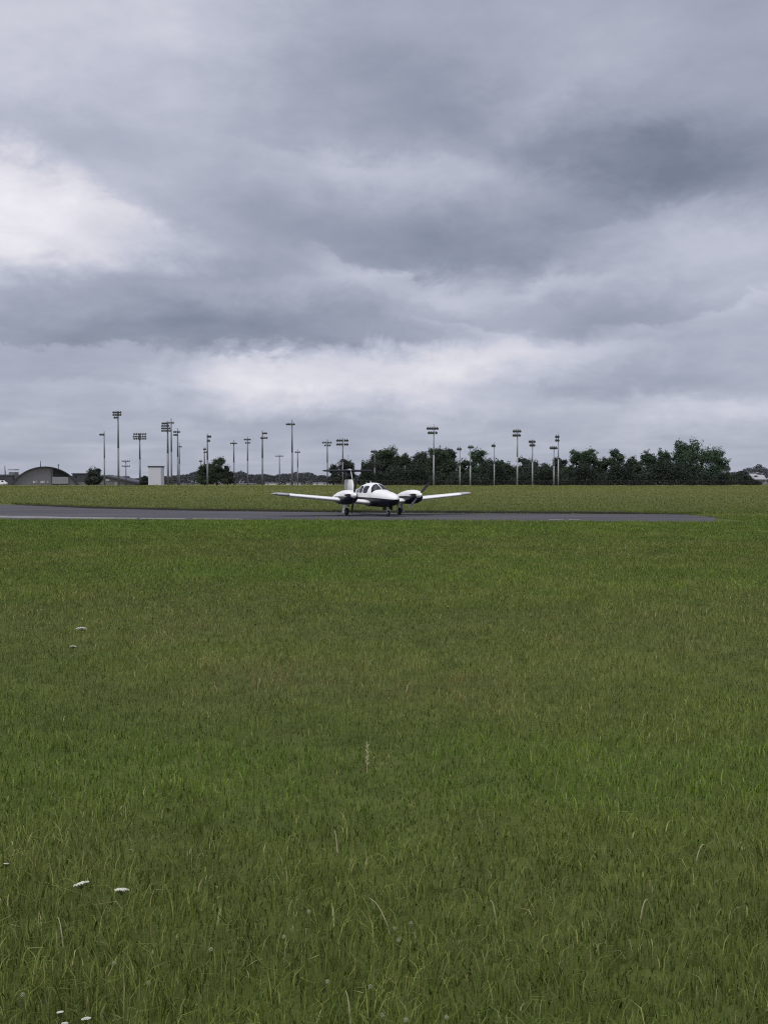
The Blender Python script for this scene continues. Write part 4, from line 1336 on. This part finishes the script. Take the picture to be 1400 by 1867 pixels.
I = gi.outputs
da = GM('SUBTRACT', I['az'], I['a'])
de = GM('SUBTRACT', GM('SUBTRACT', I['el'], I['e']), GM('MULTIPLY', da, I['slope']))
ta = GM('MULTIPLY', da, I['isa'])
te = GM('ADD', GM('MULTIPLY', GM('MAXIMUM', de, 0.0), I['isu']), GM('MULTIPLY', GM('MINIMUM', de, 0.0), I['isd']))
ex = GM('EXPONENT', GM('MULTIPLY', GM('ADD', GM('MULTIPLY', ta, ta), GM('MULTIPLY', te, te)), -1.0))
grp.links.new(GM('MULTIPLY', ex, I['w']), go.inputs['v'])

# cloud masses: photo position, widths (side, up, down) in photo px, strength, slope
CL_ = [
    (20, 400, 220, 90, 110, .205, 0), (70, 320, 150, 26, 90, .09, -.35), (40, 40, 300, 150, 170, .12, 0), (360, 60, 180, 90, 110, .07, 0),
    (110, 240, 120, 40, 40, -.05, 0), (380, 330, 240, 80, 70, .00, 0),
    (600, 110, 110, 120, 90, -.04, 0), (760, 40, 220, 90, 120, .00, 0), (900, 240, 250, 85, 70, -.115, -.08), (720, 120, 190, 110, 90, -.05, .2), (1330, 325, 280, 100, 70, -.165, -.05),
    (1050, 290, 200, 60, 55, -.08, -.1), (1020, 120, 190, 80, 90, .04, 0), (1370, 60, 130, 130, 100, -.05, 0),
    (830, 325, 170, 42, 50, .06, -.15), (640, 300, 160, 40, 50, .03, -.1),
    (830, 475, 220, 80, 24, -.13, .02), (560, 430, 200, 80, 60, -.08, .0), (1000, 430, 160, 50, 40, -.06, 0),
    (690, 500, 130, 9, 46, .10, -.12), (850, 540, 150, 20, 50, .05, -.05), (1230, 450, 240, 40, 50, .08, .10),
    (1150, 585, 150, 60, 14, -.09, .05), (960, 560, 150, 40, 30, -.03, 0), (1380, 520, 100, 50, 40, .05, 0),
    (180, 628, 320, 95, 9, -.12, .0), (560, 622, 260, 75, 10, -.10, .0), (350, 560, 260, 50, 50, -.05, 0), (760, 620, 100, 40, 20, -.05, 0),
    (480, 690, 170, 38, 54, .14, .05), (680, 680, 220, 36, 58, .14, 0), (850, 665, 150, 40, 64, .12, 0), (1010, 650, 130, 30, 50, .06, -.1),
    (130, 695, 180, 36, 40, -.02, 0), (1150, 690, 150, 22, 30, -.05, 0), (1320, 740, 190, 22, 30, .12, .05), (1080, 775, 220, 22, 30, .04, 0),
    (150, 470, 200, 30, 40, .05, .1), (260, 390, 90, 18, 50, .07, -.4), (480, 540, 160, 16, 30, .05, .1), (300, 520, 200, 30, 12, -.05, .1),
    (1000, 505, 160, 10, 26, .05, .12), (1290, 560, 110, 8, 40, .07, .3), (860, 610, 130, 8, 26, .07, -.25), (1080, 625, 140, 8, 26, .05, -.1), (420, 655, 120, 6, 30, .06, .1),
    (920, 205, 90, 14, 50, .05, .4), (560, 280, 200, 14, 50, .04, -.12), (1150, 400, 220, 8, 30, .05, .05), (200, 705, 180, 8, 16, .04, .05), (950, 725, 200, 8, 16, -.05, .05),
    (600, 775, 420, 22, 26, -.04, 0), (150, 760, 240, 18, 26, .02, 0), (820, 735, 160, 14, 22, .05, 0),
]
acc = None
for (px, py, sa, su, sd, wt, sl) in CL_:
    if wt == 0: continue
    u = (px - 700) / F; v_ = (882 - py) / F
    a = math.atan(u); e = math.atan(v_ * math.cos(a))
    g_ = nt.nodes.new('ShaderNodeGroup'); g_.node_tree = grp
    for nm, val in (('a', a), ('e', e), ('isa', F / sa), ('isu', F / su), ('isd', F / sd), ('w', wt), ('slope', sl)):
        g_.inputs[nm].default_value = val
    L.new(azw, g_.inputs['az']); L.new(elw, g_.inputs['el'])
    acc = g_.outputs[0] if acc is None else M('ADD', acc, g_.outputs[0])
# flat cloud-deck streaks seen in perspective
zi = M('DIVIDE', 1.0, M('ADD', M('MAXIMUM', sep.outputs['Z'], 0.0), .10))
cv = N(nt, 'ShaderNodeCombineXYZ'); L.new(M('MULTIPLY', sep.outputs['X'], zi), cv.inputs[0]); L.new(M('MULTIPLY', sep.outputs['Y'], zi), cv.inputs[1])
n1 = N(nt, 'ShaderNodeTexNoise'); n1.inputs['Scale'].default_value = 1.25; n1.inputs['Detail'].default_value = 8; n1.inputs['Roughness'].default_value = .52; n1.inputs['Distortion'].default_value = .35
L.new(cv.outputs[0], n1.inputs['Vector'])
lev = M('ADD', acc, .690)
lev = M('MULTIPLY_ADD', M('SUBTRACT', n1.outputs['Fac'], .5), .19, lev)
n3 = N(nt, 'ShaderNodeTexNoise'); n3.inputs['Scale'].default_value = 16; n3.inputs['Detail'].default_value = 6; n3.inputs['Roughness'].default_value = .6
L.new(vs.outputs[0], n3.inputs['Vector'])
lev = M('MULTIPLY_ADD', M('SUBTRACT', n3.outputs['Fac'], .5), .12, lev)
n4 = N(nt, 'ShaderNodeTexNoise'); n4.noise_type = 'RIDGED_MULTIFRACTAL'; n4.inputs['Scale'].default_value = 5; n4.inputs['Detail'].default_value = 7; n4.inputs['Roughness'].default_value = .6; n4.inputs['Distortion'].default_value = .4
L.new(vs.outputs[0], n4.inputs['Vector'])
lev = M('MULTIPLY_ADD', M('SUBTRACT', M('MINIMUM', n4.outputs['Fac'], 1.5), .6), .055, lev)
rampn = ramp(nt, [(.0, lin(113, 121, 137)), (.2, lin(139, 146, 163)), (.4, lin(161, 166, 182)), (.6, lin(184, 187, 202)), (.8, lin(211, 210, 219)), (1, lin(238, 236, 241))])
L.new(M('DIVIDE', M('SUBTRACT', lev, .44), .52, clamp=True), rampn.inputs[0])
# the deck is brighter overhead and towards the sun behind the camera
def SS(x_, a, b_):
    mr = N(nt, 'ShaderNodeMapRange'); mr.interpolation_type = 'SMOOTHSTEP'; mr.inputs[1].default_value = a; mr.inputs[2].default_value = b_
    L.new(x_, mr.inputs[0]); return mr.outputs[0]


boost = M('ADD', M('MULTIPLY', SS(el, .52, 1.1), 1.2), M('MULTIPLY', SS(M('MULTIPLY', sep.outputs['Y'], -1.0), -.2, .6), 1.0))
gain = M('MULTIPLY', M('ADD', boost, 1.0), 10.0)
wmx = N(nt, 'ShaderNodeMix', data_type='RGBA', blend_type='MULTIPLY'); wmx.inputs[7].default_value = (1.07, 1.0, .90, 1)
L.new(M('MULTIPLY', boost, .8, clamp=True), wmx.inputs[0]); L.new(rampn.outputs[0], wmx.inputs[6])
cs = N(nt, 'ShaderNodeVectorMath', operation='SCALE'); L.new(wmx.outputs[2], cs.inputs[0]); L.new(gain, cs.inputs['Scale'])
mixs = N(nt, 'ShaderNodeMix', data_type='RGBA'); mixs.inputs[0].default_value = .96
L.new(sky.outputs[0], mixs.inputs[6]); L.new(cs.outputs[0], mixs.inputs[7])
L.new(mixs.outputs[2], bg.inputs['Color']); bg.inputs['Strength'].default_value = .10

sl_ = bpy.data.lights.new('sun', 'SUN'); sl_.energy = 1.35; sl_.angle = R(16); sl_.color = (1, .97, .93)
so = bpy.data.objects.new('sun', sl_); col.objects.link(so)
dv = Vector((math.sin(SUN_AZ) * math.cos(SUN_EL), math.cos(SUN_AZ) * math.cos(SUN_EL), math.sin(SUN_EL)))
so.rotation_euler = dv.to_track_quat('Z', 'Y').to_euler()

scene.view_settings.view_transform = 'Standard'
scene.view_settings.look = 'None'
scene.view_settings.exposure = 0.15
scene.view_settings.gamma = 1.0
scene.cycles.pixel_filter_type = 'BLACKMAN_HARRIS'
scene.cycles.filter_width = 1.15
scene.cycles.use_denoising = False
scene.cycles.max_bounces = 6
scene.cycles.transparent_max_bounces = 12
